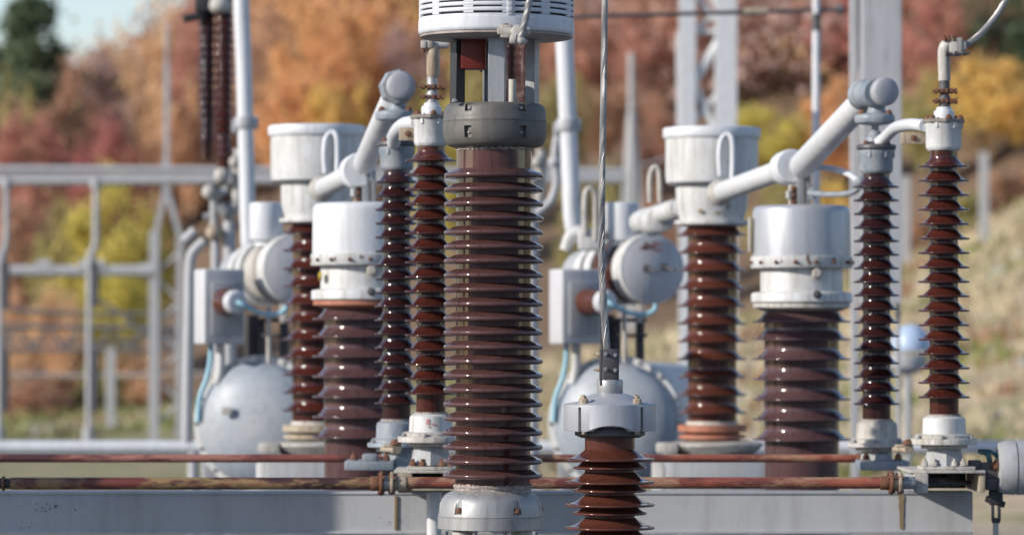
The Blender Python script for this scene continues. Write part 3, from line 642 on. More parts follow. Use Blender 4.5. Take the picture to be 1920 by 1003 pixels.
# mounting brackets under the post pairs
for x0, nm, lab in ((748, 0, 'open channel bracket under the white capped post beside the central insulator'), (1708, 1, 'rust stained open channel bracket at the right end of the beam')):
    Y = 13.1; k = Y / F; c = P(x0 + 60, 900, Y); w2 = 134 if nm else 118
    o = thing('mounting_bracket', c, lab, 'bracket', 'channel brackets on the beam')
    bm = bmesh.new(); pbox(bm, x0 - 8, 880, x0 + w2, 885, Y, 0.42, bev=0.002, yoff=0.12); build('top_plate', bm, 'palegrey', o)
    bm = bmesh.new(); pbox(bm, x0, 885.2, x0 + 26, 921, Y, 0.06, bev=0.003, yoff=-0.08); build('end_block', bm, 'beige' if not nm else 'palegrey', o)
    bm = bmesh.new(); pbox(bm, x0 + 4, 885.4, x0 + 8, 921, Y, 0.34, bev=0.002, yoff=0.13); build('side_web', bm, 'grey', o)
    bm = bmesh.new(); pbox(bm, x0 + w2 - 12, 885.2, x0 + w2, 921, Y, 0.36, bev=0.003, yoff=0.1); build('side_web', bm, 'beige', o)
    bm = bmesh.new(); pbox(bm, x0 + 8.5, 886, x0 + w2 - 12.5, 921, Y, 0.01, bev=0.001, yoff=0.28); build('back_web', bm, 'blackshade', o)
    bm = bmesh.new(); pbox(bm, x0 + 36, 896, x0 + 74, 912, Y, 0.06, bev=0.004, yoff=0.1); pbox(bm, x0 + 78, 890, x0 + 100, 918, Y, 0.05, bev=0.004, yoff=0.15); cyl(bm, P(x0 + 50, 900, Y), P(x0 + 110, 905, Y + .1), 5 * k); build('linkage', bm, 'darksteel', o)
    bm = bmesh.new(); pbox(bm, x0 + 16, 873, x0 + w2 - 18, 879.7, Y, 0.16, bev=0.003); build('shim_plate', bm, 'palegrey', o)
    bolts(o, [P(x0 + d, 873, Y - .06) for d in (26, 44, 82, 98)], (0, 0, 1), 6 * k, 10 * k, 'rust' if not nm else 'palegrey', 0.5)
    bm = bmesh.new()
    pbox(bm, x0 - 100, 862, x0 - 8, 880, Y + .9, 0.2, bev=0.006); pbox(bm, x0 - 68, 850, x0 - 40, 864, Y + .85, 0.1, bev=0.006)
    build('rear_bearing', bm, 'bluegrey', o)
    bolts(o, [P(x0 + d, 862, Y + .82) for d in (-84, -24)], (0, 0, 1), 7 * k, 12 * k, 'rust', 0.4)
    bm = bmesh.new(); axcyl(bm, P(x0 - 30, 842, Y + .6), P(x0 + 20, 842, Y + .3), [(0, 0), (6 * k, 0), (6 * k, .13), (9 * k, .13), (9 * k, .17), (0, .17)], 16)
    build('lever', bm, 'beige', o)
    bm = bmesh.new(); pbox(bm, x0 - 28, 833, x0 + 4, 839, Y, 0.05, bev=0.003, yoff=.02); build('lug_plate', bm, 'beige', o)
    bolts(o, [P(x0 - 6, 832, Y)], (0, 0, 1), 9 * k, 8 * k, 'rust', 0.3)
# unseen kiosk added left of frame to shade the beam's left half
o = thing('shade_kiosk', (-3.42, 12.35, 0), 'unseen grey kiosk added left of the beam end to shade the beam', 'shade blocker')
bm = bmesh.new(); box(bm, (-3.42, 12.35, 2.62), (.8, .34, .72), bev=.02, seg=3); cb = build('blocker_body', bm, 'grey', o)
for dx in (-.195, .195):
    bm = bmesh.new(); box(bm, (-3.42 + dx, 12.17, 2.62), (.37, .02, .64), bev=.004); d_ = build('blocker_door', bm, 'grey', o)
    bm = bmesh.new(); box(bm, (-3.42 + dx * .2, 12.15, 2.62), (.02, .03, .1), bev=.004); build('blocker_handle', bm, 'blackshade', d_)
bm = bmesh.new(); box(bm, (-3.42, 12.35, 3.0), (.9, .42, .03), Matrix.Rotation(R(-4), 4, 'X'), bev=.006); build('blocker_hood', bm, 'galv', o)
for dx in (-.34, .34):
    bm = bmesh.new(); box(bm, (-3.42 + dx, 12.35, 1.13), (.08, .08, 2.26), bev=.004); build('leg', bm, 'galv', o)
# pipe leg below left bracket
bm = bmesh.new(); a = P(814, 922, 13.05); cyl(bm, Vector((a.x, 13.05, gz(a.x, 13))), a, 14 * 13.05 / F, seg=24)
solo('pipe_leg', bm, 'white', 'upright white pipe under the left channel bracket, in front of the beam', 'pipe')

# drive housing at the right edge
Y = 13.1; k = Y / F; c = P(1905, 876, Y)
o = thing('drive_housing', c, 'round grey cast drive housing cut off by the right edge', 'housing')
bm = bmesh.new(); axcyl(bm, P(1870, 876, Y), P(1960, 876, Y), [(0, 0), (40 * k, 0), (46 * k, 1.5 * k), (50 * k, 12 * k), (51 * k, 28 * k), (51 * k, 32 * k), (48.5 * k, 32.5 * k), (48.5 * k, 35 * k), (51 * k, 35.5 * k), (51 * k, 90 * k), (44 * k, 96 * k), (0, 96 * k)], 56); build('shell', bm, 'grey', o)
bolts(o, [P(1870, 872, Y - .03)], (-1, 0, 0), 9 * k, 9 * k, 'rust', 0.5)
bm = bmesh.new(); pbox(bm, 1838, 866, 1872, 900, Y, 0.05, bev=0.005); pbox(bm, 1846, 896, 1876, 918, Y, 0.06, bev=0.006); build('shaft_bracket', bm, 'darksteel', o)
bm = bmesh.new(); pbox(bm, 1816, 862, 1839, 880, Y, 0.04, bev=0.004); build('shaft_end', bm, 'darksteel', o)
bm = bmesh.new(); tube(bm, [P(1838, 846, Y + .05), P(1852, 852, Y), P(1856, 870, Y), P(1855, 888, Y)], 5 * k, 12); tube(bm, [P(1836, 845, Y + .05), P(1856, 846, Y), P(1872, 856, Y)], 4 * k, 10); build('hose', bm, 'teal', o)
o = thing('clevis_link', P(1867, 940, Y), 'black clevis link hanging below the round housing', 'link')
bm = bmesh.new(); pbox(bm, 1854, 918, 1880, 946, Y, 0.03, bev=0.006); pbox(bm, 1859, 944, 1864, 976, Y, 0.02, bev=0.002); pbox(bm, 1871, 944, 1876, 976, Y, 0.02, bev=0.002); pbox(bm, 1860, 970, 1875, 980, Y, 0.022, bev=0.003)
cyl(bm, P(1848, 934, Y), P(1884, 946, Y), 6 * k, bev=.002); build('fork', bm, 'blackshade', o)
bm = bmesh.new(); p = P(1867, 978, Y); cyl(bm, p, p - Vector((0, 0, .4)), 5.5 * k); build('pull_rod', bm, 'castgrey', o)

# ================================================================== G TANK TRANSFORMERS
def tank_transformer(cx, Y, dy, label, headmat, d0=0):
    k = Y / F; p = P(cx, HZ, Y)
    o = thing('tank_insulator', (p.x, Y, 0), label, 'transformer', 'tank headed transformers')
    bm = bmesh.new(); plathe(bm, cx, Y, [(78, 386 + dy), (86, 388 + dy), (90, 393 + dy), (91.5, 400 + dy), (92.5, 470 + dy), (92.5, 486 + dy), (90, 487 + dy)], 72); build('head_tank', bm, headmat, o)
    bm = bmesh.new(); plathe(bm, cx, Y, [(92, 481 + dy), (95.5, 482 + dy), (95.5, 501 + dy), (94, 503 + dy), (78, 503 + dy)], 72); build('bolted_band', bm, 'white', o)
    bolts(o, [P(cx, 493 + dy, Y) + Vector((math.cos(R(a)), math.sin(R(a)), 0)) * 95 * k for a in range(-170, 10, 23)], (0, -1, 0), 3.2 * k, 6 * k, 'rust', 0.4)
    bm = bmesh.new(); plathe(bm, cx, Y, [(76, 502 + dy), (77, 506 + dy), (77, 546 + dy), (80, 549 + dy)], 64); build('collar', bm, 'white', o)
    bm = bmesh.new(); plathe(bm, cx, Y, [(80, 547 + dy), (92, 549 + dy), (94.5, 552 + dy), (94.5, 566 + dy), (92, 568 + dy), (80, 568 + dy)], 64); build('lower_flange', bm, 'white', o)
    bm = bmesh.new(); plathe(bm, cx, Y, [(88, 567.6 + dy), (91, 569 + dy), (91, 577 + dy), (84, 579 + dy), (74, 583 + dy)], 64); build('gasket_ring', bm, 'palegrey' if d0 else 'orangeflange', o)
    pk = P(cx + 22, 513 + dy, Y) + Vector((0, -76 * k, 0)); bm = bmesh.new(); axcyl(bm, pk + Vector((0, .02, 0)), pk + Vector((0, -1, 0)), [(0, 0), (12 * k, 0), (12 * k, .028), (9 * k, .03), (9 * k, .05), (7 * k, .056), (0, .058)], 24); build('knob', bm, 'palegrey', o)
    pk = P(cx + 22, 553 + dy, Y) + Vector((0, -94 * k, 0)); bolts(o, [pk], (0, -1, 0), 6 * k, 5 * k, 'darksteel', 0)
    tips = [(603 + dy, 92), (636 + dy, 92)] + [(673 + dy + 37.6 * q, 92) for q in range(5)] + [(1003, 92), (1040, 92), (1078, 92)]
    bm = bmesh.new(); plathe(bm, cx, Y, shed_prof(579 + dy, 1110, tips, 70, h=15, ex=2.2, lip=1.9, under=3), 72); build('porcelain_body', bm, 'tankbrown', o)
    bm = bmesh.new(); z = P(cx, 1108, Y).z; plathe(bm, cx, Y, [(95, 1108), (95, 1125)], 40); build('base_flange', bm, 'galv', o)
    ground_support(o, cx, Y, 1125, 0.3)
    return o
GY = 15.35
g1 = tank_transformer(678, GY, -5, 'silver white tank on purple porcelain, partly behind the slender insulators left of centre', 'whitefresh')
g2 = tank_transformer(1503, GY, 0, 'silver tank with white bolted collar on purple porcelain, right of centre', 'silver', 1)
for o, cx, dy in ((g1, 605, 0), ): 
    bm = bmesh.new(); q = P(603, 518, GY - .1); axcyl(bm, q, q + Vector((-1, 0, 0)), [(0, 0), (8 * GY / F, 0), (8 * GY / F, .012), (0, .014)], 16); build('yellow_plug', bm, 'yellow', o)
q = P(1405, 440, GY - .02); bm = bmesh.new(); box(bm, q, (.008, .05, .14), bev=.002); build('name_plate', bm, 'palegrey', g2)

# ================================================================== H CAN-HEADED TRANSFORMERS
def can_head(cx, Y, label, dy, can='white'):
    k = Y / F; p = P(cx, HZ, Y)
    o = thing('can_insulator', (p.x, Y, 0), label, 'transformer', 'can headed transformers')
    bm = bmesh.new(); plathe(bm, cx, Y, [(84, 240 + dy), (90, 241 + dy), (92, 244 + dy), (92, 256 + dy), (90.5, 260 + dy), (86, 260.5 + dy)], 64); build('lid', bm, 'whitefresh', o)
    bm = bmesh.new(); plathe(bm, cx, Y, [(87, 258 + dy), (87, 332 + dy), (85.5, 343 + dy), (80, 347 + dy), (64, 347.5 + dy)], 64); build('can', bm, can, o)
    bm = bmesh.new(); plathe(bm, cx, Y, [(64, 346 + dy), (68, 350 + dy), (67, 388 + dy), (62, 404 + dy), (60, 413 + dy), (70, 414 + dy), (70, 421 + dy), (62, 424 + dy), (44, 425 + dy)], 56); build('collar', bm, 'white', o)
    for j, (yy, dxx, dz) in enumerate(((0, 40, 0), )):
        bm = bmesh.new(); a0 = P(cx + 14, 262 + dy, Y - 88 * k - .01)
        tube(bm, [P(cx + 16, 330 + dy, Y - .28), P(cx + 14, 290 + dy, Y - .27), P(cx + 18, 262 + dy, Y - .26), P(cx + 30, 252 + dy, Y - .26), P(cx + 38, 264 + dy, Y - .27), P(cx + 39, 300 + dy, Y - .27), P(cx + 38, 338 + dy, Y - .28)], 5.2 * k, 10); build('vent_loop', bm, 'whitefresh', o)
    tips = [(441 + dy + 33.2 * q, 65) for q in range(11)]
    bm = bmesh.new(); plathe(bm, cx, Y, shed_prof(420 + dy, 797, tips, 46, h=12.5, ex=2.0, lip=1.8, under=3), 56); build('porcelain_body', bm, 'brown2' if cx > 900 else 'brown', o)
    bm = bmesh.new(); plathe(bm, cx, Y, [(48, 789), (49, 797)], 40); build('cement_joint', bm, 'palegrey', o)
    bm = bmesh.new(); plathe(bm, cx, Y, [(62, 796), (64, 797), (64, 808), (62, 809)], 48); build('upper_flange', bm, 'orangeflange' if cx > 900 else 'beige', o)
    bm = bmesh.new(); plathe(bm, cx, Y, [(50, 808), (52, 814), (62, 815), (63, 821), (52, 822), (52, 828)], 48); build('lower_flange', bm, 'orangeflange' if cx > 900 else 'beige', o)
    bm = bmesh.new(); plathe(bm, cx + 5, Y, [(60, 826), (92, 830), (92, 834), (72, 850), (60, 852)], 40); build('base_dish', bm, 'palegrey', o)
    bm = bmesh.new(); pbox(bm, cx - 88, 851, cx + 108, 960, Y, 0.5, bev=0.01); build('base_box', bm, 'grey', o)
    bm = bmesh.new(); pbox(bm, cx - 106, 828, cx - 66, 848, Y, 0.12, bev=0.01, yoff=-.1); build('base_lug', bm, 'palegrey', o)
    bm = bmesh.new(); pbox(bm, cx - 112, 866, cx - 92, 960, Y, 0.12, bev=0.008); build('base_pipe', bm, 'white', o)
    ground_support(o, cx, Y, 960, 0.3)
    return o
HY = 17.0
h1 = can_head(594, HY, 'large white lidded can on brown porcelain at the left, behind the silver white tank', -4)
h2 = can_head(1335, HY, 'large white lidded can on orange brown porcelain, right of the hanging cable', 0)
# ---- tube conductors from can head to clamp head
def conductor(pa, pb, pc, pd_, ra, rb, label, jc):
    k = 15.2 / F
    o = thing('tube_conductor', pb, label, 'conductor', 'white tube conductors')
    bm = bmesh.new(); cyl(bm, pa, pb, ra * k, ra * k * .97, 28, .004); build('tube', bm, 'tubewhite', o)
    bm = bmesh.new(); cyl(bm, pc, pd_, rb * k, rb * k * .93, 28, .012); build('tube', bm, 'tubewhite', o)
    d = (pb - pa).normalized()
    bm = bmesh.new(); axcyl(bm, pb - d * .02, pb + d, [(0, 0), (30 * k, 0), (33 * k, .01), (33 * k, .045), (28 * k, .055), (28 * k, .07), (33 * k, .08), (33 * k, .11), (30 * k, .12), (0, .12)], 28); j = build('joint_clamp', bm, 'whitefresh', o)
    bm = bmesh.new(); axcyl(bm, pa - d * .02, pa + d, [(0, 0), (25 * k, 0), (27 * k, .008), (27 * k, .04), (22 * k, .05), (22 * k, .08), (0, .08)], 24); build('end_clamp', bm, 'palegrey', o)
    (x, y) = jc; Yj = pc.y
    bm = bmesh.new(); pbox(bm, x - 5, y, x + 9, y + 62, Yj, 0.05, bev=.003, yoff=.03); pbox(bm, x + 11, y + 2, x + 20, y + 62, Yj, 0.04, bev=.003, yoff=.03); build('terminal_plate', bm, 'galv', o)
    bm = bmesh.new(); pbox(bm, x - 20, y + 24, x - 4, y + 64, Yj, 0.03, bev=.003, yoff=.04); tp = build('terminal_plate', bm, 'palegrey', o)
    bolts(tp, [P(x - 12, y + d_, Yj + .02) for d_ in (32, 44, 57)], (0, -1, 0), 4.5 * k, 8 * k, 'rust', 0.3)
    bm = bmesh.new(); cyl(bm, P(x - 20, y + 36, Yj + .02), P(x - 20, y + 50, Yj + .02), 7 * k); build('terminal_stud', bm, 'castgrey', o)
smudge(g2, 1503, 0, GY, 95.8, [(1507, 486, 2.2, 9), (1510, 494, 3, 4), (1558, 490, 3.5, 6), (1459, 492, 1.5, 4), (1590, 493, 3, 7)], 'rust')
smudge(g1, 678, 0, GY - .001, 95.8, [(680, 484, 3, 4), (631, 486, 1.5, 5)], 'rust')
smudge(h2, 1335, 0, HY, 67.5, [(1310, 398, 5, 4), (1345, 402, 9, 3), (1362, 390, 3, 6)], 'stain')
conductor(P(604, 354, 16.6), P(668, 322, 15.4), P(683, 308, 15.3), P(735, 186, 14.1), 20, 21, 'white angled tube left of centre, rising from the can head to the clamp head', (684, 318))
conductor(P(1350, 362, 16.6), P(1474, 316, 15.5), P(1503, 312, 15.35), P(1626, 182, 14.1), 21, 24.5, 'white angled tube at right, rising over the silver tank to the clamp head', (1500, 322))
o = thing('contact_arm', P(1560, 340, 15.0), 'bent white and grey contact arm beside the dark upper sheds at right', 'arm')
k = 15 / F
bm = bmesh.new(); tube(bm, [P(1536, 314, 15.3), P(1560, 317, 15.2), P(1590, 326, 15.0), P(1612, 342, 14.8)], 6 * k, 12); build('upper_arm', bm, 'whitefresh', o)
bm = bmesh.new(); tube(bm, [P(1518, 362, 15.3), P(1560, 365, 15.1), P(1595, 362, 14.9), P(1612, 352, 14.8)], 5.5 * k, 12); build('lower_arm', bm, 'bluegrey', o)
bm = bmesh.new(); cyl(bm, P(1604, 348, 14.85), P(1620, 336, 14.75), 9 * k, bev=.003); build('arm_joint', bm, 'bluegrey', o)
bm = bmesh.new(); pbox(bm, 1518, 352, 1530, 374, 15.3, .03, bev=.003); build('arm_root', bm, 'bluegrey', o)

# ================================================================== K BREAKER UNITS
def breaker(x, Y, full, lab):
    """x: px offset of the unit (0 = right unit)"""
    k = Y / F
    X = lambda v: v + x
    o = thing('circuit_breaker', P(X(1150), 1400, Y) * 1, lab, 'breaker', 'breaker units behind the insulators'); o.location.z = 0; ORI[o.name] = o.location.copy()
    # air tank with dished end
    pc = P(X(1153), 794, Y); ax = Vector((-0.22, -1, 0.02)).normalized(); r = 117 * k
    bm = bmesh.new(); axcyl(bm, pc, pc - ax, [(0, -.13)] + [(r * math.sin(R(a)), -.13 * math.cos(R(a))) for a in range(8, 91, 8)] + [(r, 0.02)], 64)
    dome = build('dished_end', bm, 'tankshade', o)
    bm = bmesh.new(); n_ = pc + ax * .118 + Vector((-.12, 0, .06)); box(bm, n_, (.05, .02, .035), bev=.002); build('rating_plate', bm, 'palegrey', dome)
    for q_ in range(16):
        a_ = q_ * 6.283 / 16; e1 = ax.cross(Vector((0, 0, 1))).normalized(); e2 = e1.cross(ax)
        bm = bmesh.new(); bolt(bm, pc - ax * -.001 + (e1 * math.cos(a_) + e2 * math.sin(a_)) * r * 1.05, ax, .008, .012, 0); build('bolt', bm, 'castgrey', o)
    bm = bmesh.new(); axcyl(bm, pc, pc - ax, [(r * .97, 0.0), (r * 1.09, 0.002), (r * 1.10, .006), (r * 1.10, .03), (r * 1.06, .034), (r * 1.06, .05), (r * 1.10, .055), (r * 1.10, .085), (r * 1.03, .09), (r * 1.03, 1.5), (0, 1.6)], 64); build('air_tank', bm, 'white', o)
    # drum
    n = Vector((0.42, -1, 0.03)).normalized(); pf = P(X(1224), 504, Y)
    q = lambda a, b, r0, mt, nm, seg=48, par=o: build(nm, (lambda bmm: (axcyl(bmm, pf, pf - n, [(0, a), (r0 * k, a), (r0 * k, b), (0, b)], seg), bmm)[1])(bmesh.new()), mt, par)
    bm = bmesh.new(); axcyl(bm, pf, pf - n, [(0, 0), (60 * k, 0.0), (62 * k, .004)], 56); face = build('end_cover', bm, 'drumface', o)
    bm = bmesh.new(); axcyl(bm, pf, pf - n, [(62 * k, .003), (65.5 * k, .004), (67 * k, .02), (67 * k, .10), (62 * k, .105), (0, .105)], 56); build('cover_rim', bm, 'white', o)
    bm = bmesh.new(); axcyl(bm, pf, pf - n, [(0, .1), (58 * k, .105), (66 * k, .12), (66 * k, .13), (58 * k, .14), (58 * k, .16), (66 * k, .17), (66 * k, .18), (56 * k, .19), (56 * k, .38)], 56); build('porcelain_ring' if full else 'drum_ring', bm, 'brown2' if full else 'palegrey', o)
    q(.38, .46, 64, 'white', 'drum_flange'); q(.46, .52, 52, 'brown2', 'porcelain_neck'); q(.52, .60, 60, 'white', 'drum_flange'); q(.6, .8, 50, 'grey', 'rear_housing')
    for dx, dz in ((-12, 0), (22, -3)):
        bm = bmesh.new(); c = pf + Vector((dx * k, dx * k * .42, -dz * k)); cyl(bm, c, c + n * .05 + Vector((.03, 0, -.015)), 3 * k, seg=10); axcyl(bm, c, c + n, [(0, 0), (7 * k, 0), (7 * k, .006), (0, .008)], 14); build('cover_pin', bm, 'darksteel', face)
    if full:
        bm = bmesh.new()
        for q_ in range(14):
            a, b_ = random.uniform(-18, 14), random.uniform(34, 50)
            c = pf + Vector((a * k, a * k * .42, b_ * k)) + n * .0015; w_, h_ = random.uniform(3, 8) * k, random.uniform(1, 3) * k
            vs = [bm.verts.new(c + Vector((sx * w_, sx * w_ * .42, sz * h_))) for sx, sz in ((-1, -1), (1, -.8), (1, 1), (-.8, 1))]; bm.faces.new(vs)
        build('faded_marking', bm, 'redmark', face)
    # legs of drum + dark frame
    bm = bmesh.new(); pbox(bm, X(1150), 596, X(1212), 604, Y + .05, .12, bev=.004); pbox(bm, X(1152), 604, X(1164), 690, Y + .05, .05, bev=.004); pbox(bm, X(1192), 600, X(1208), 690, Y + .05, .05, bev=.004); pbox(bm, X(1126), 590, X(1152), 690, Y + .12, .05, bev=.004); pbox(bm, X(1158), 626, X(1214), 632, Y, .1, bev=.003)
    build('support_frame', bm, 'darksteel', o)
    bm = bmesh.new(); cyl(bm, P(X(1171), 575, Y - .1), P(X(1171), 680, Y - .1), 4.5 * k, seg=12); pbox(bm, X(1192), 570, X(1206), 606, Y, .04, bev=.004); build('drain_pipe', bm, 'palegrey', o)
    # control box
    rt = Matrix.Rotation(R(24), 4, 'Z')
    bm = bmesh.new(); a = P(X(1078), 575, Y - .05); box(bm, a, (.205, .15, 140 * k), rt, .010, 3); cb = build('control_box', bm, 'drumface', o)
    bm = bmesh.new(); f_ = rt @ Vector((.012, -.079, 0)); box(bm, a + f_ + Vector((0, 0, -.01)), (.155, .01, 100 * k), rt, .004); f_ = rt @ Vector((.075, -.088, 0)); box(bm, a + f_, (.012, .012, .04), rt, .002); build('box_door', bm, 'grey', cb)
    # small horizontal bushing
    d = Vector((.5, -1, 0)).normalized(); pk = P(X(1130 if full else 1104), 566, Y - .25)
    bm = bmesh.new(); axcyl(bm, pk, pk + d, [(0, 0), (20 * k, 0), (22 * k, .008), (22 * k, .035), (17 * k, .048), (0, .052)], 28); build('bushing_cap', bm, 'whitefresh', o)
    bm = bmesh.new(); L_ = .26 if full else .10; axcyl(bm, pk - d * L_, pk, [(0, 0), (26 * k, 0), (27 * k, .05), (23 * k, L_), (0, L_ + .001)], 28); build('bushing', bm, 'brown2', o)
    bm = bmesh.new(); pb_ = pk + d * .05; x0_ = 0 if full else -26
    tube(bm, [pb_, P(X(1150 + x0_), 572, Y - .3), P(X(1178 + x0_), 586, Y - .25), P(X(1205 + x0_), 590, Y - .2), P(X(1226 + x0_), 582, Y - .2), P(X(1230 + x0_), 570, Y - .2)], 4.5 * k, 10); build('hose', bm, 'hose', o)
    bm = bmesh.new(); tube(bm, [P(X(1062), 640, Y), P(X(1062), 670, Y), P(X(1056), 705, Y), P(X(1042), 745, Y), P(X(1038), 790, Y)], 5 * k, 10); build('hose', bm, 'hose', o)
    bm = bmesh.new(); tube(bm, [P(X(1080), 644, Y), P(X(1080), 690, Y), P(X(1074), 720, Y)], 9 * k, 14); build('leg_pipe', bm, 'white', o)
    # canister on top
    bm = bmesh.new(); plathe(bm, X(1166), Y + .1, [(28, 380), (31, 382), (31.5, 384), (31.5, 446), (30, 450), (22, 452), (22, 462)], 40); build('canister', bm, 'whitefresh', o)
    if full: bm = bmesh.new(); tube(bm, [P(X(1097), 440, Y), P(X(1096), 400, Y), P(X(1098), 364, Y), P(X(1107), 353, Y), P(X(1116), 366, Y), P(X(1117), 400, Y), P(X(1117), 450, Y)], 5.5 * k, 10); build('vent_loop', bm, 'palegrey', o)
    if full: bm = bmesh.new(); pbox(bm, X(1084), 430, X(1130), 470, Y + .1, .2, bev=.015); tube(bm, [P(X(1060), 470, Y + .1), P(X(1072), 440, Y + .1), P(X(1100), 432, Y + .1)], 12 * k, 14); build('valve_block', bm, 'white', o)
    if full:
        bm = bmesh.new(); tube(bm, [P(1219, 380, 17.2), P(1218, 345, 17.2), P(1221, 322, 17.2), P(1229, 314, 17.2), P(1236, 326, 17.2), P(1238, 380, 17.2)], 5 * k, 10); build('vent_loop', bm, 'palegrey', o)
        bm = bmesh.new(); cyl(bm, P(1204, 412, 18.0), P(1282, 388, 17.2), 18 * k, bev=.005); cyl(bm, P(1222, 418, 17.8), P(1240, 410, 17.6), 25 * k, bev=.006); cyl(bm, P(1200, 418, 18.0), P(1214, 412, 17.9), 22 * k, bev=.006); build('inlet_tube', bm, 'white', o)
    bm = bmesh.new()
    for dx in (-90, 90):
        a = P(X(1153 + dx), 860, Y + .4); box(bm, (a.x, a.y, a.z / 2), (.09, .09, a.z), bev=.005)
    build('tank_stand', bm, 'galv', o)
breaker(0, 18.3, True, 'breaker with a big grey end drum and round shade-tinted tank, behind the hanging cable')
breaker(-667, 18.3, False, 'breaker with grey drum and round shade-tinted tank at left, behind the white can')

# tall white pipes
def riser(pts, rpx, Y, clampy, cx, label):
    k = Y / F
    o = thing('riser_pipe', P(cx, 450, Y), label, 'pipe', 'tall white riser pipes')
    bm = bmesh.new(); tube(bm, [P(a, b, Y) for a, b in pts], rpx * k, 24); build('pipe', bm, 'whitefresh', o)
    bm = bmesh.new(); c = P(cx, clampy, Y); cyl(bm, c - Vector((0, 0, 11 * k)), c + Vector((0, 0, 11 * k)), (rpx + 5) * k, bev=.006); pbox(bm, cx + rpx, clampy - 12, cx + rpx + 9, clampy + 12, Y, .05, bev=.005); pbox(bm, cx - rpx - 10, clampy - 4, cx - rpx, clampy + 20, Y, .05, bev=.005); build('pipe_clamp', bm, 'farpaint', o)
riser([(450, -80), (453, 20), (457, 120), (460, 220), (463, 330), (465, 420), (470, 470), (492, 500)], 15, 20.7, 230, 460, 'tall white riser pipe left of the white can')
riser([(1056, -60), (1058, 60), (1062, 160), (1066, 250), (1070, 340), (1073, 410), (1082, 438), (1105, 446)], 16.5, 20.7, 235, 1064, 'tall white riser pipe right of the central insulator')

# far disconnector with twin hanging porcelain columns
def far_twin(x, label):
    Y = 22.2; k = Y / F; X = lambda v: v + x
    o = thing('twin_insulator', P(X(405), 340, Y), label, 'insulator', 'twin hanging insulators')
    for cx, y1, r in ((388, 300, 21), (419, 335, 24)):
        n = int((y1 + 60) / 15.5)
        bm = bmesh.new(); plathe(bm, X(cx), Y + (.05 if cx < 400 else 0), shed_prof(-70, y1, [(-60 + 15.5 * q, (19 if cx < 400 else 22) * (1 if q < n - 4 else .75 if q < n - 1 else .5)) for q in range(n)], r * .68, h=8, ex=1.8, rb1=r * .45, lip=1, under=2), 32)
        build('porcelain_body', bm, 'darkshadeglaze' if cx < 400 else 'brown', o)
    bm = bmesh.new(); plathe(bm, X(412), Y - .1, [(8, -6), (16, -2), (20, 6), (20, 16), (15, 23), (8, 25)], 28); build('top_fitting', bm, 'palegrey', o)
    bm = bmesh.new(); pbox(bm, X(366), -20, X(400), 24, Y, .1, bev=.01); cyl(bm, P(X(344), 36, Y), P(X(385), 28, Y), 8 * k); build('top_bracket', bm, 'blackshade', o)
    for bx, by, br in ((416, 329, 15), (392, 360, 14), (440, 304, 11), (400, 437, 15)):
        bm = bmesh.new(); plathe(bm, X(bx), Y - .05, [(br * math.sin(R(a)), by - br * math.cos(R(a))) for a in range(10, 171, 16)], 24); build('ball_fitting', bm, 'palegrey' if br != 15 or by < 400 else 'beige', o)
    bm = bmesh.new(); tube(bm, [P(X(447), 280, Y), P(X(446), 330, Y), P(X(444), 372, Y), P(X(434), 398, Y), P(X(418), 410, Y)], 11 * k, 16); build('elbow_tube', bm, 'palegrey', o)
    bm = bmesh.new(); cyl(bm, P(X(400), 370, Y), P(X(428), 355, Y), 9 * k); cyl(bm, P(X(382), 408, Y), P(X(404), 402, Y), 7 * k); cyl(bm, P(X(402), 365, Y), P(X(402), 430, Y), 9 * k); cyl(bm, P(X(412), 385, Y - .05), P(X(425), 400, Y - .05), 11 * k); build('linkage', bm, 'castgrey', o)
    bm = bmesh.new(); cyl(bm, P(X(430), 415, Y), P(X(430), 900, Y), 12 * k); cyl(bm, P(X(404), 440, Y), P(X(406), 900, Y), 9 * k); pp = P(X(430), 900, Y); box(bm, (pp.x, Y, pp.z / 2), (.12, .12, pp.z)); build('support_post', bm, 'farpaint', o)
    bm = bmesh.new(); cyl(bm, P(X(346), 452, Y), P(X(366), 432, Y), 10 * k); tube(bm, [P(X(384), 452, Y), P(X(368), 466, Y), P(X(357), 492, Y), P(X(354), 600, Y), P(X(350), 830, Y)], 10 * k, 14); build('side_tube', bm, 'farpaint', o)
far_twin(0, 'twin dark porcelain columns with white ball fittings at the upper left')
far_twin(567, 'twin dark porcelain columns seen between the cap posts, behind the central insulator')
bm = bmesh.new(); Y = 22.0; k = Y / F
tube(bm, [P(1046, 250, Y), P(1040, 300, Y), P(1044, 340, Y), P(1032, 378, Y), P(1004, 402, Y)], 8 * k, 12); plathe(bm, 1040, Y, [(13 * math.sin(R(a)), 304 - 13 * math.cos(R(a))) for a in range(10, 171, 16)], 20)
solo('bent_tube', bm, 'farpaint', 'bent pale tube with a ball joint beside the right riser pipe', 'tube')

# ================================================================== FAR GANTRIES
def bars(name, lab, cat, Y, segs, mat='farpaint', partname='member', group=None):
    k = Y / F; allp = [P(a, b, Y) for s in segs for a, b in s[0]]
    c = sum(allp, Vector()) / len(allp); c.z = min(p.z for p in allp)
    o = thing(name, c, lab, cat, group)
    for pts, r, mt, nm, *sq in segs:
        bm = bmesh.new(); q = [P(a, b, Y) for a, b in pts]
        for a, b in zip(q, q[1:]):
            if sq:
                d = (b - a); box(bm, (a + b) / 2, (r * 2 * k, r * 2 * k, d.length), Vector((0, 0, 1)).rotation_difference(d.normalized()).to_matrix().to_4x4(), .003, 1)
            else: cyl(bm, a, b, r * k, seg=12)
        build(nm, bm, mt or mat, o)
    return o
bars('bus_rail', 'pale double bus rail crossing the left half of the background', 'rail', 42, [([(-60, 316), (1172, 322)], 6.5, None, 'upper_tube'), ([(-60, 340), (1172, 336)], 8.5, None, 'lower_tube'), ([(-60, 328), (1172, 330)], 3, None, 'middle_tube')])
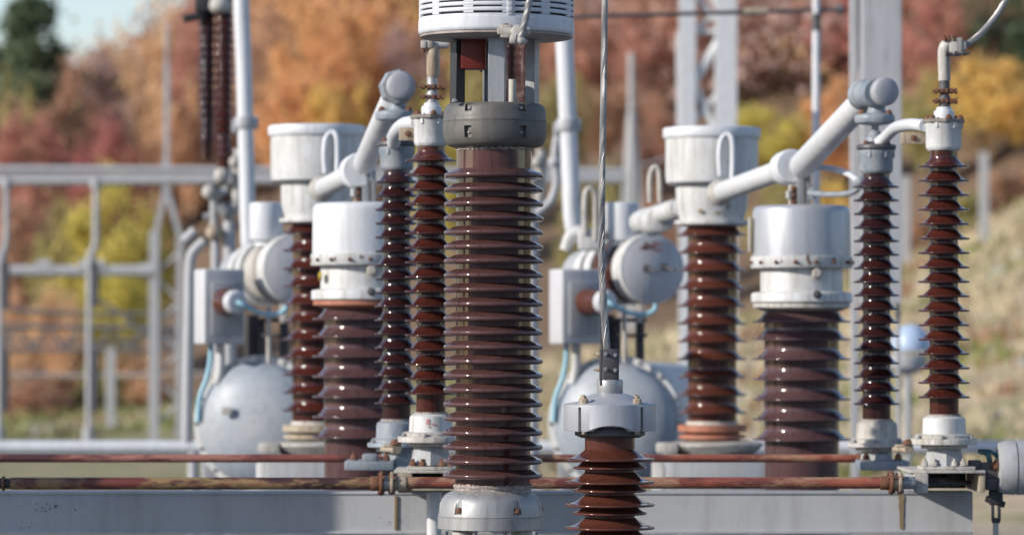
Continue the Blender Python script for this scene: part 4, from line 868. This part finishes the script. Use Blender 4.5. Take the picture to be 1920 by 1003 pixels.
for x, lab in ((8, 'leftmost pale bus dropper with a dark insulator, at the left edge'), (176, 'bent pale bus dropper between the left edge and the lattice gantry')):
    bars('bus_dropper', lab, 'post', 41.5, [([(x + 4, 345), (x + 4, 450), (x - 5, 492)], 6, None, 'dropper_tube'), ([(x - 8, 490), (x - 10, 835)], 5.5, None, 'post'), ([(x + 4, 335), (x + 4, 352)], 10, None, 'rail_clamp'), ([(x - 3, 470), (x - 8, 500)], 9, 'grey', 'elbow_joint'), ([(x - 10, 800), (x - 10, 835)], 11, None, 'post_foot'), ([(x + 3, 492), (x + 3, 575)], 7, 'darksteel', 'insulator'), ([(x + 3, 660), (x + 2, 770)], 7, 'darksteel', 'insulator')], group='bus droppers under the rail')
def lattice(x0, x1, y0, y1, n, r):
    out = []
    for j in range(n):
        a, b = y0 + (y1 - y0) * j / n, y0 + (y1 - y0) * (j + 1) / n
        out.append(([(x0, a), (x1, b)] if j % 2 else [(x1, a), (x0, b)], r, None, 'brace'))
    return out
bars('lattice_gantry', 'slender lattice gantry with an inverted V head and tall mast at left', 'gantry', 46,
     [([(290, 435), (289, 830)], 9, None, 'leg', 1), ([(338, 440), (336, 822)], 6, None, 'leg', 1), ([(291, 440), (310, 360)], 5, None, 'head_brace', 1), ([(338, 445), (314, 360)], 5, None, 'head_brace', 1), ([(312, 365), (312, 300)], 7, None, 'mast', 1), ([(312, 300), (313, 120)], 5, None, 'mast', 1), ([(313, 120), (313, 40)], 3, None, 'mast_tip')] + lattice(290, 338, 470, 800, 7, 3))
bars('cross_rail', 'pale lower rail crossing behind the left droppers', 'rail', 44, [([(10, 508), (288, 508)], 11, None, 'rail_tube'), ([(70, 498), (96, 498)], 11, None, 'rail_clamp'), ([(150, 500), (196, 500)], 13, None, 'rail_clamp'), ([(262, 508), (292, 508)], 14, None, 'rail_clamp')])
bars('dark_lattice', 'dark horizontal lattice girder low in the left background', 'girder', 60, [([(-50, 612), (365, 614)], 5, 'fardark', 'chord'), ([(-50, 655), (365, 655)], 5, 'fardark', 'chord')] + [([(x, 612), (x + 30, 655)] if (x // 30) % 2 else [(x, 655), (x + 30, 612)], 3, 'fardark', 'brace') for x in range(-60, 360, 30)])
bars('dark_cable_run', 'dark sagging cables crossing low behind the left bus droppers', 'cable', 52, [([(-40, 570), (60, 584), (180, 590), (300, 588), (420, 592)], 4, 'fardark', 'cable'), ([(180, 560), (230, 590), (290, 640)], 4, 'fardark', 'cable'), ([(-40, 636), (160, 640), (420, 634)], 3, 'fardark', 'cable'), ([(-40, 700), (160, 704), (400, 700)], 2.5, 'farpaint', 'cable')])
bars('thin_post', 'thin pale post standing between the left dropper and lattice gantry', 'post', 58, [([(208, 650), (208, 800)], 8, None, 'post', 1)])
bars('low_pipe', 'thick pale pipe running low behind the rods from left to right', 'pipe', 24.5, [([(-200, 838), (2100, 838)], 12.5, 'whitefresh', 'pipe'), ([(362, 838), (362, 1010)], 10, None, 'post'), ([(1560, 838), (1560, 1010)], 10, None, 'post')])
# right
bars('steel_tower', 'two legged white lattice steel tower behind the right can', 'tower', 34,
     [([(1289, -60), (1289, 1050)], 15, 'tubewhite', 'leg', 1), ([(1361, -60), (1361, 1050)], 20, 'tubewhite', 'leg', 1), ([(1272, 60), (1274, 240)], 5, None, 'cable_duct'), ([(1375, 35), (1300, 155)], 9, 'tubewhite', 'brace'), ([(1300, 155), (1348, 260)], 7, 'tubewhite', 'brace'), ([(1310, -30), (1375, 35)], 8, 'tubewhite', 'brace'), ([(1300, 330), (1350, 260)], 7, 'tubewhite', 'brace'), ([(1300, 500), (1350, 620)], 7, 'tubewhite', 'brace'), ([(1300, 60), (1350, 20)], 5, 'tubewhite', 'brace'), ([(1352, 0), (1378, 60), (1372, 240)], 4, 'tubewhite', 'brace'), ([(1302, -10), (1340, 35)], 6, 'tubewhite', 'brace'), ([(1289, 240), (1361, 160)], 5, 'tubewhite', 'brace'), ([(1289, 60), (1330, 60), (1361, 62)], 5, 'tubewhite', 'brace')])
bars('wide_column', 'wide flat grey steel column behind the blue grey capped right insulator', 'column', 21, [([(1650, -60), (1650, 570)], 37, 'farpaint', 'shaft', 1), ([(1684, 570), (1684, 1100)], 4, 'farpaint', 'side_angle', 1), ([(1607, -40), (1607, 120), (1600, 180), (1606, 290), (1604, 420)], 4, 'darksteel', 'conduit'), ([(1600, -40), (1604, 1100)], 7, None, 'side_angle', 1)])
bars('signal_pole', 'slim white pole carrying a dark crossbar, left of the wide grey column', 'pole', 23, [([(1531, -60), (1530, 380), (1530, 1000)], 7.5, 'whitefresh', 'pole'), ([(1060, 33), (1300, 26), (1586, 18)], 4, 'darksteel', 'crossbar'), ([(1395, 23), (1440, 22)], 8, 'beige', 'insulator'), ([(1530, 26), (1531, 58)], 9, 'darksteel', 'clamp'), ([(1568, 18), (1580, 18)], 9, 'fardark', 'end_stop')])
bars('tapered_mast', 'tapering pale mast behind the hanging cable', 'mast', 60, [([(1184, 100), (1184, 215)], 6, None, 'spire'), ([(1181, 215), (1170, 400), (1168, 620)], 5, None, 'leg'), ([(1188, 215), (1202, 400), (1204, 620)], 5, None, 'leg'), ([(1184, 215), (1186, 620)], 8, None, 'leg'), ([(1176, 320), (1240, 300), (1340, 265)], 2, None, 'stay')])
for x, y0, y1, lab in ((1845, 285, 440, 'short pale post at far right below the yellow trees'), (1698, 330, 480, 'short pale post beside the wide grey column')):
    bars('fence_post', lab, 'post', 80, [([(x, y0), (x, y1 + 12)], 8, None, 'post', 1)])
o = thing('dome_tank', P(1705, 700, 30), 'pale blue rounded tank behind the two right insulators', 'tank')
bm = bmesh.new(); plathe(bm, 1708, 30, [(37 * math.sin(R(a)), 648 - 40 * math.cos(R(a))) for a in range(8, 111, 8)], 32); build('dome', bm, 'domeblue', o)
bm = bmesh.new(); plathe(bm, 1702, 30, [(30, 664), (36, 672), (34, 688), (20, 698), (7, 702), (7, 1100)], 28); build('pedestal', bm, 'grey', o)
o['label'] = 'pale blue domed tank behind the two rightmost insulators'

# ================================================================== TREES
def crown_mesh(name, n, leaf, kind, seed, clumps=34):
    rnd = random.Random(seed); bm = bmesh.new()
    cs = []
    for _ in range(clumps):
        if kind == 'round':
            while True:
                p = Vector((rnd.uniform(-1, 1), rnd.uniform(-1, 1), rnd.uniform(-1, 1)))
                if 0.35 < p.length < 1: break
            cs.append((Vector((p.x * .42, p.y * .42, .60 + p.z * .36)), rnd.uniform(.07, .16)))
        elif kind == 'cone':
            h = rnd.uniform(0.08, .98); a = rnd.uniform(0, 6.28); rr = (1.03 - h) ** .85 * .40 * rnd.uniform(.1, 1.2) + .01
            cs.append((Vector((rr * math.cos(a), rr * math.sin(a), h)), .035 + .06 * (1 - h)))
        else:
            a = rnd.uniform(0, 6.28); rr = rnd.uniform(.1, .5)
            cs.append((Vector((rr * math.cos(a), rr * math.sin(a), rnd.uniform(.1, .75) * (1.2 - rr))), rnd.uniform(.1, .2)))
    for _ in range(n):
        c, r_ = rnd.choice(cs)
        p = c + Vector((rnd.gauss(0, 1), rnd.gauss(0, 1), rnd.gauss(0, .8))) * r_ * .55
        if p.z < 0.02: continue
        u = Vector((rnd.gauss(0, 1), rnd.gauss(0, 1), rnd.gauss(0, 1))).normalized(); v_ = u.orthogonal().normalized(); v_ = Matrix.Rotation(rnd.uniform(0, 6.28), 3, u) @ v_; w_ = u.cross(v_)
        s = leaf * rnd.uniform(.6, 1.3)
        bm.faces.new([bm.verts.new(p + v_ * s), bm.verts.new(p + w_ * s * .6), bm.verts.new(p - v_ * s), bm.verts.new(p - w_ * s * .6)])
    me = bpy.data.meshes.new(name); bm.to_mesh(me); bm.free(); me.materials.append(M['leaf']); return me
def trunk_mesh(name, seed, kind):
    rnd = random.Random(seed); bm = bmesh.new()
    top = .9 if kind == 'cone' else .75
    tube(bm, [(0, 0, -.08), (rnd.uniform(-.01, .01), 0, .3), (rnd.uniform(-.03, .03), rnd.uniform(-.03, .03), top)], .022, 8, 4, .006)
    for _ in range(12 if kind != 'cone' else 5):
        z = rnd.uniform(.2, .6); a = rnd.uniform(0, 6.28); L = rnd.uniform(.2, .4)
        tube(bm, [(0, 0, z), (math.cos(a) * L * .5, math.sin(a) * L * .5, z + L * .45), (math.cos(a) * L * .9, math.sin(a) * L * .9, z + L)], .009, 5, 2, .002)
    finish(bm); me = bpy.data.meshes.new(name); bm.to_mesh(me); bm.free(); me.materials.append(M['bark']); return me
CR = {'round': [crown_mesh('crown', 5200, .021, 'round', s) for s in (1, 2, 3)], 'cone': [crown_mesh('crown', 8000, .016, 'cone', 5, 190)], 'bush': [crown_mesh('crown', 3200, .035, 'bush', s, 20) for s in (8, 9)], 'sparse': [crown_mesh('crown', 2300, .018, 'round', 12, 50)]}
TR = {k_: trunk_mesh('trunk', 20 + i, k_) for i, k_ in enumerate(CR)}
RED = (0.34, 0.15, 0.12); ORG = (0.50, 0.285, 0.13); YEL = (0.42, 0.36, 0.09); OLV = (0.30, 0.26, 0.11); BRN = (0.34, 0.20, 0.13); MAU = (0.36, 0.25, 0.22); GRN = (0.13, 0.175, 0.10); TAN = (0.46, 0.31, 0.18); GLD = (0.50, 0.34, 0.11); RUS = (0.36, 0.19, 0.135)
_b = lambda c: tuple(min(.85, x * 1.5 + 0.015) for x in c)
RED, ORG, YEL, OLV, BRN, MAU, TAN, GLD, RUS = map(_b, (RED, ORG, YEL, OLV, BRN, MAU, TAN, GLD, RUS))
cn = {RED: 'dull red', ORG: 'orange', YEL: 'yellow green', OLV: 'olive', BRN: 'brown', MAU: 'bare mauve grey', GRN: 'dark green', TAN: 'tan', GLD: 'golden yellow', RUS: 'rust red'}
def tree(cx, ytop, ybot, Y, wpx, col, kind, label, name='autumn_tree', group=None):
    p = P(cx, ytop, Y); zb = min(gz(p.x, Y), P(cx, ybot, Y).z) if 0 else gz(p.x, Y)
    H = (p.z - zb) / 1.0; W = wpx * Y / F / (.95 if kind != 'cone' else .50)
    H = max(H, 0.8)
    o = thing(name, (p.x, Y, zb), label, 'tree' if name != 'autumn_bush' else 'bush', group)
    o.scale = (W, W, H); o.rotation_euler = (0, 0, random.uniform(0, 6.28))
    for me, nm in ((random.choice(CR[kind]), 'crown'), (TR[kind], 'trunk')):
        c = bpy.data.objects.new(nm, me); COL.objects.link(c); c.parent = o; c.color = (*col, 1)
T = [
 (58, -8, 300, 150, 290, GRN, 'cone', 'dark green conifer against the sky in the top left corner', 'conifer'),
 (12, 95, 300, 152, 110, GRN, 'cone', 'smaller dark conifer at the left edge below the sky', 'conifer'),
 (150, 120, 300, 150, 130, MAU, 'sparse', 'bare mauve tree right of the big conifer', 'bare_tree'),
 (70, 190, 400, 140, 230, RED, 'round', 'dull red tree at the left edge above the bus rail', 'autumn_tree'),
 (195, 205, 420, 138, 170, RED, 'round', 'dull red tree above the bus rail, right of the left edge one', 'autumn_tree'),
 (30, 130, 420, 146, 120, OLV, 'round', 'olive tree at the left edge beneath the conifers', 'autumn_tree'),
 (130, 135, 420, 147, 150, BRN, 'round', 'brown tree below the big conifer', 'autumn_tree'),
 (240, 70, 420, 150, 150, MAU, 'round', 'mauve grey tree below the open sky', 'bare_tree'),
 (300, 25, 420, 148, 130, TAN, 'round', 'tan tree behind the tall thin mast', 'autumn_tree'),
 (360, 0, 420, 146, 120, RUS, 'round', 'rust tree behind the twin dark porcelain columns', 'autumn_tree'),
 (330, 120, 450, 138, 120, TAN, 'round', 'tan tree in front, between mast and twin columns', 'autumn_tree'),
 (215, 325, 700, 112, 250, YEL, 'round', 'yellow green tree under the bus rail', 'autumn_tree'),
 (110, 380, 720, 113, 110, OLV, 'round', 'olive tree under the bus rail, left of the yellow green one', 'autumn_tree'),
 (50, 345, 720, 118, 160, BRN, 'round', 'brown tree under the rail at the left edge', 'autumn_tree'),
 (290, 370, 700, 120, 120, BRN, 'round', 'brown tree behind the lattice gantry', 'autumn_tree'),
 (215, 480, 700, 104, 170, YEL, 'round', 'small bright yellow tree below the pale cross rail', 'autumn_tree'),
 (60, 520, 780, 103, 130, TAN, 'round', 'small tan brown tree low at the left edge', 'autumn_tree'),
 (130, 560, 780, 102, 110, TAN, 'round', 'small tan tree low between the two droppers', 'autumn_tree'),
 (260, 600, 780, 101, 120, TAN, 'bush', 'tan bush at the foot of the lattice gantry', 'autumn_bush'),
 (170, 660, 790, 99, 120, OLV, 'bush', 'olive bush at the foot of the bent dropper', 'autumn_bush'),
 (60, 660, 790, 98, 140, BRN, 'bush', 'brown bush low at the left edge', 'autumn_bush'),
 (510, 20, 420, 140, 150, BRN, 'round', 'brown tree right of the left riser pipe', 'autumn_tree'),
 (590, 20, 420, 134, 190, ORG, 'round', 'bright orange tree above the left white can', 'autumn_tree'),
 (680, -30, 420, 136, 200, ORG, 'round', 'bright orange tree left of the slatted cap', 'autumn_tree'),
 (560, 110, 420, 130, 170, ORG, 'round', 'lower orange tree right behind the left white can', 'autumn_tree'),
 (640, 130, 420, 129, 140, GLD, 'round', 'golden tree between the can and the clamp head', 'autumn_tree'),
 (780, 30, 420, 135, 150, MAU, 'round', 'mauve grey tree behind the central pipe', 'bare_tree'),
 (880, 80, 460, 120, 200, OLV, 'round', 'olive yellow tree seen between the cap posts', 'autumn_tree'),
 (820, 160, 460, 116, 150, YEL, 'round', 'yellow green tree left of the dark flange', 'autumn_tree'),
 (1100, 20, 420, 135, 180, RUS, 'round', 'rust red tree right of the slatted cap', 'autumn_tree'),
 (1220, 0, 420, 134, 180, RUS, 'round', 'rust red tree left of the steel tower', 'autumn_tree'),
 (1140, 150, 470, 125, 170, BRN, 'round', 'brown tree behind the hanging cable', 'autumn_tree'),
 (1060, 110, 470, 122, 120, OLV, 'round', 'olive tree behind the right riser pipe', 'autumn_tree'),
 (1230, 180, 500, 122, 150, RUS, 'round', 'lower rust red tree beside the right can', 'autumn_tree'),
 (1100, 300, 560, 110, 150, OLV, 'round', 'dark olive tree low behind the hanging cable', 'autumn_tree'),
 (1220, 340, 560, 108, 110, BRN, 'round', 'brown small tree left of the right can', 'autumn_tree'),
 (1330, 20, 450, 138, 150, RUS, 'round', 'rust tree behind the legs of the steel tower', 'autumn_tree'),
 (1430, 0, 420, 145, 160, MAU, 'round', 'mauve grey tree right of the steel tower', 'bare_tree'),
 (1510, 40, 430, 143, 150, BRN, 'round', 'brown tree behind the slim white pole', 'autumn_tree'),
 (1465, 180, 500, 118, 210, YEL, 'round', 'yellow green tree above the angled white tube', 'autumn_tree'),
 (1572, 150, 520, 117, 170, ORG, 'round', 'orange tree between slim pole and wide column', 'autumn_tree'),
 (1450, 330, 600, 108, 150, OLV, 'round', 'olive small tree above the silver tank', 'autumn_tree'),
 (1560, 320, 600, 106, 110, GLD, 'round', 'golden small tree behind the contact arm', 'autumn_tree'),
 (1760, -20, 420, 120, 240, RED, 'round', 'deep red tree right of the wide grey column', 'autumn_tree'),
 (1885, -40, 420, 119, 200, GRN, 'round', 'dark green tree in the top right corner', 'green_tree'),
 (1845, 85, 420, 114, 240, GLD, 'round', 'golden yellow tree near the right edge', 'autumn_tree'),
 (1740, 140, 460, 114, 130, OLV, 'round', 'olive tree between the wide column and the rightmost insulator', 'autumn_tree'),
 (1925, 150, 420, 113, 150, GLD, 'round', 'golden brown tree cut by the right edge', 'autumn_tree'),
 (1890, 290, 440, 103, 130, BRN, 'bush', 'brown bush at the right edge above the dry slope', 'autumn_bush'),
 (1800, 330, 480, 102, 130, OLV, 'bush', 'olive bush on the slope behind the rightmost insulator', 'autumn_bush'),
 (1700, 380, 520, 101, 120, BRN, 'bush', 'brown bush on the slope beside the wide column', 'autumn_bush'),
]
for t in T: tree(*t)
# the far wood behind them: one mass
rnd = random.Random(3); bm = bmesh.new(); cols = [RED, ORG, YEL, OLV, BRN, MAU, TAN, RUS]
ZN = [(230, [3, 0, 0, 1, 2, 7, 1, 1]), (470, [1, 1, 0, 0, 2, 3, 5, 4]), (780, [0, 7, 1, 0, 3, 2, 2, 1]), (1000, [0, 1, 2, 5, 2, 2, 1, 0]), (1320, [2, 2, 0, 1, 4, 1, 0, 6]), (1620, [0, 1, 1, 2, 3, 7, 2, 0]), (1800, [6, 0, 0, 1, 2, 1, 0, 4]), (9999, [3, 2, 1, 2, 4, 4, 3, 2])]
for i in range(600):
    px = rnd.uniform(-900, 2800); ymin = lerp_tab([(0, 156), (1000, 148), (1400, 134), (1700, 126), (1900, 122)], px); Y = ymin + (rnd.random() ** 1.5) * (240 - ymin)
    x = (px - CX) / F * Y
    H = rnd.uniform(7, 11) if Y > 125 else rnd.uniform(3.5, 6.5); zb = gz(x, Y)
    lim = lerp_tab([(-2000, 150), (0, 150), (200, 110), (330, 40), (420, -100), (2000, -100)], px)
    zl = P(px, lim + rnd.uniform(0, 50), Y).z
    if zb + H > zl: H = zl - zb
    if H < 2: continue
    W = rnd.uniform(5, 8); ci = rnd.choices(range(8), weights=next(wt for lim_, wt in ZN if px < lim_))[0]
    for c in range(18):
        q = Vector((rnd.gauss(0, .22) * W, rnd.gauss(0, .22) * W, H * rnd.uniform(.15, .95))); sr = rnd.uniform(.5, 1.3)
        for l in range(44):
            p = Vector((x, Y, zb)) + q + Vector((rnd.gauss(0, 1), rnd.gauss(0, 1), rnd.gauss(0, .8))) * sr * .7
            u = Vector((rnd.gauss(0, 1), rnd.gauss(0, 1), rnd.gauss(0, 1))).normalized(); v_ = u.orthogonal().normalized(); w_ = u.cross(v_); s = rnd.uniform(.10, .22)
            f = bm.faces.new([bm.verts.new(p + v_ * s), bm.verts.new(p + w_ * s * .7), bm.verts.new(p - v_ * s), bm.verts.new(p - w_ * s * .7)]); f.material_index = ci
me = bpy.data.meshes.new('distant_wood'); bm.to_mesh(me); bm.free()
for i, c_ in enumerate(cols): me.materials.append(leafmat('wood_leaves_%d' % i, c_))
o = bpy.data.objects.new('distant_wood', me); COL.objects.link(o); o['kind'] = 'stuff'; o['label'] = 'mixed autumn wood covering the far hillside'; o['category'] = 'wood'
# stones on the dry slope
rnd = random.Random(11); bm = bmesh.new()
for i in range(220):
    Y = rnd.uniform(50, 94); px = rnd.uniform(1000, 2200); x = (px - CX) / F * Y; s = rnd.uniform(.05, .22)
    r_ = bmesh.ops.create_icosphere(bm, subdivisions=1, radius=s)
    for v in r_['verts']: v.co = Vector((v.co.x * rnd.uniform(.7, 1.4), v.co.y, v.co.z * .6)) + Vector((x, Y, gz(x, Y)))
o = build('slope_stones', bm, 'palegrey', sharp=20); o['kind'] = 'stuff'; o['label'] = 'pale stones scattered over the dry grass slope'; o['category'] = 'stones'

# tufts, low scrub and dead grass on the slope
rnd = random.Random(21); bm = bmesh.new()
tc_ = [(0.66, 0.56, 0.38), (0.30, 0.31, 0.12), (0.45, 0.28, 0.17), (0.2, 0.18, 0.1)]
for i in range(900):
    Y = rnd.uniform(48, 103); px = rnd.uniform(-300, 2300)
    if px < 950 and Y < 80: continue
    x = (px - CX) / F * Y; z = gz(x, Y); ci = rnd.choices(range(4), weights=[8, 2, 1.5, .6] if px > 1000 else [2, 6, 2, 2])[0]; sr = rnd.uniform(.15, .5)
    for l in range(26):
        p = Vector((x + rnd.gauss(0, 1) * sr * 1.4, Y + rnd.gauss(0, 1) * sr, z)); h = rnd.uniform(.08, .32) * (sr * 2 + .3); d = Vector((rnd.uniform(-.5, .5), rnd.uniform(-.3, .3), 1)) * h; w_ = Vector((rnd.uniform(.02, .06), rnd.uniform(-.02, .02), 0))
        p.z = gz(p.x, p.y)
        f = bm.faces.new([bm.verts.new(p - w_), bm.verts.new(p + w_), bm.verts.new(p + d + w_ * .6), bm.verts.new(p + d - w_ * .6)]); f.material_index = ci
me = bpy.data.meshes.new('dry_grass'); bm.to_mesh(me); bm.free()
for i, c_ in enumerate(tc_): me.materials.append(leafmat('grass_blades_%d' % i, c_))
o = bpy.data.objects.new('dry_grass', me); COL.objects.link(o); o['kind'] = 'stuff'; o['label'] = 'tufts of dry grass and scrub on the slope'; o['category'] = 'grass'

for x, y, wh in ((-3.2, -4.0, 'leftmost of the reflection posts'), (-1.3, -7.5, 'second reflection post from the left'), (2.6, -6.0, 'rightmost of the reflection posts'), (0.9, -9.5, 'farthest back of the reflection posts')):  # unseen posts added behind the camera for dark lines reflected in the glaze
    p = Vector((x, y, gz(x, y))); o = thing('reflection_post', p, 'added unseen dark post, ' + wh + ' behind the photographer', 'post', 'added reflection posts behind the photographer')
    bm = bmesh.new(); cyl(bm, p, p + Vector((0, 0, 9)), .13, .1, 20); build('shaft', bm, 'darksteel', o)
    bm = bmesh.new(); box(bm, p + Vector((0, 0, .02)), (.5, .5, .05), bev=.01); build('foot_plate', bm, 'galv', o)

# hills added behind the camera, unseen, for blue reflections in the glaze
bm = bmesh.new(); rows = []
for j, (y, hf) in enumerate(((-360, -.05), (-420, .45), (-500, .85), (-600, 1.0), (-700, .9), (-900, .4))):
    rows.append([bm.verts.new((x, y - abs(x) * -.25, hf * (48 + 26 * noise.noise(Vector((x * .006, y * .004, 5))) + 6 * noise.noise(Vector((x * .03, y * .02, 1)))))) for x in range(-1200, 1201, 30)])
for a, b in zip(rows, rows[1:]):
    for k in range(len(a) - 1): bm.faces.new([a[k], a[k + 1], b[k + 1], b[k]])
m, nt, b = newmat('reflection_hill_blue'); v = coords(nt); nt.links.new(mix(nt, noi(nt, v, .02, 6), (0.10, 0.13, 0.17), (0.16, 0.19, 0.23)), b.inputs['Base Color']); b.inputs['Roughness'].default_value = 1
o = build('reflection_hills', bm, m, sharp=80); o['kind'] = 'structure'
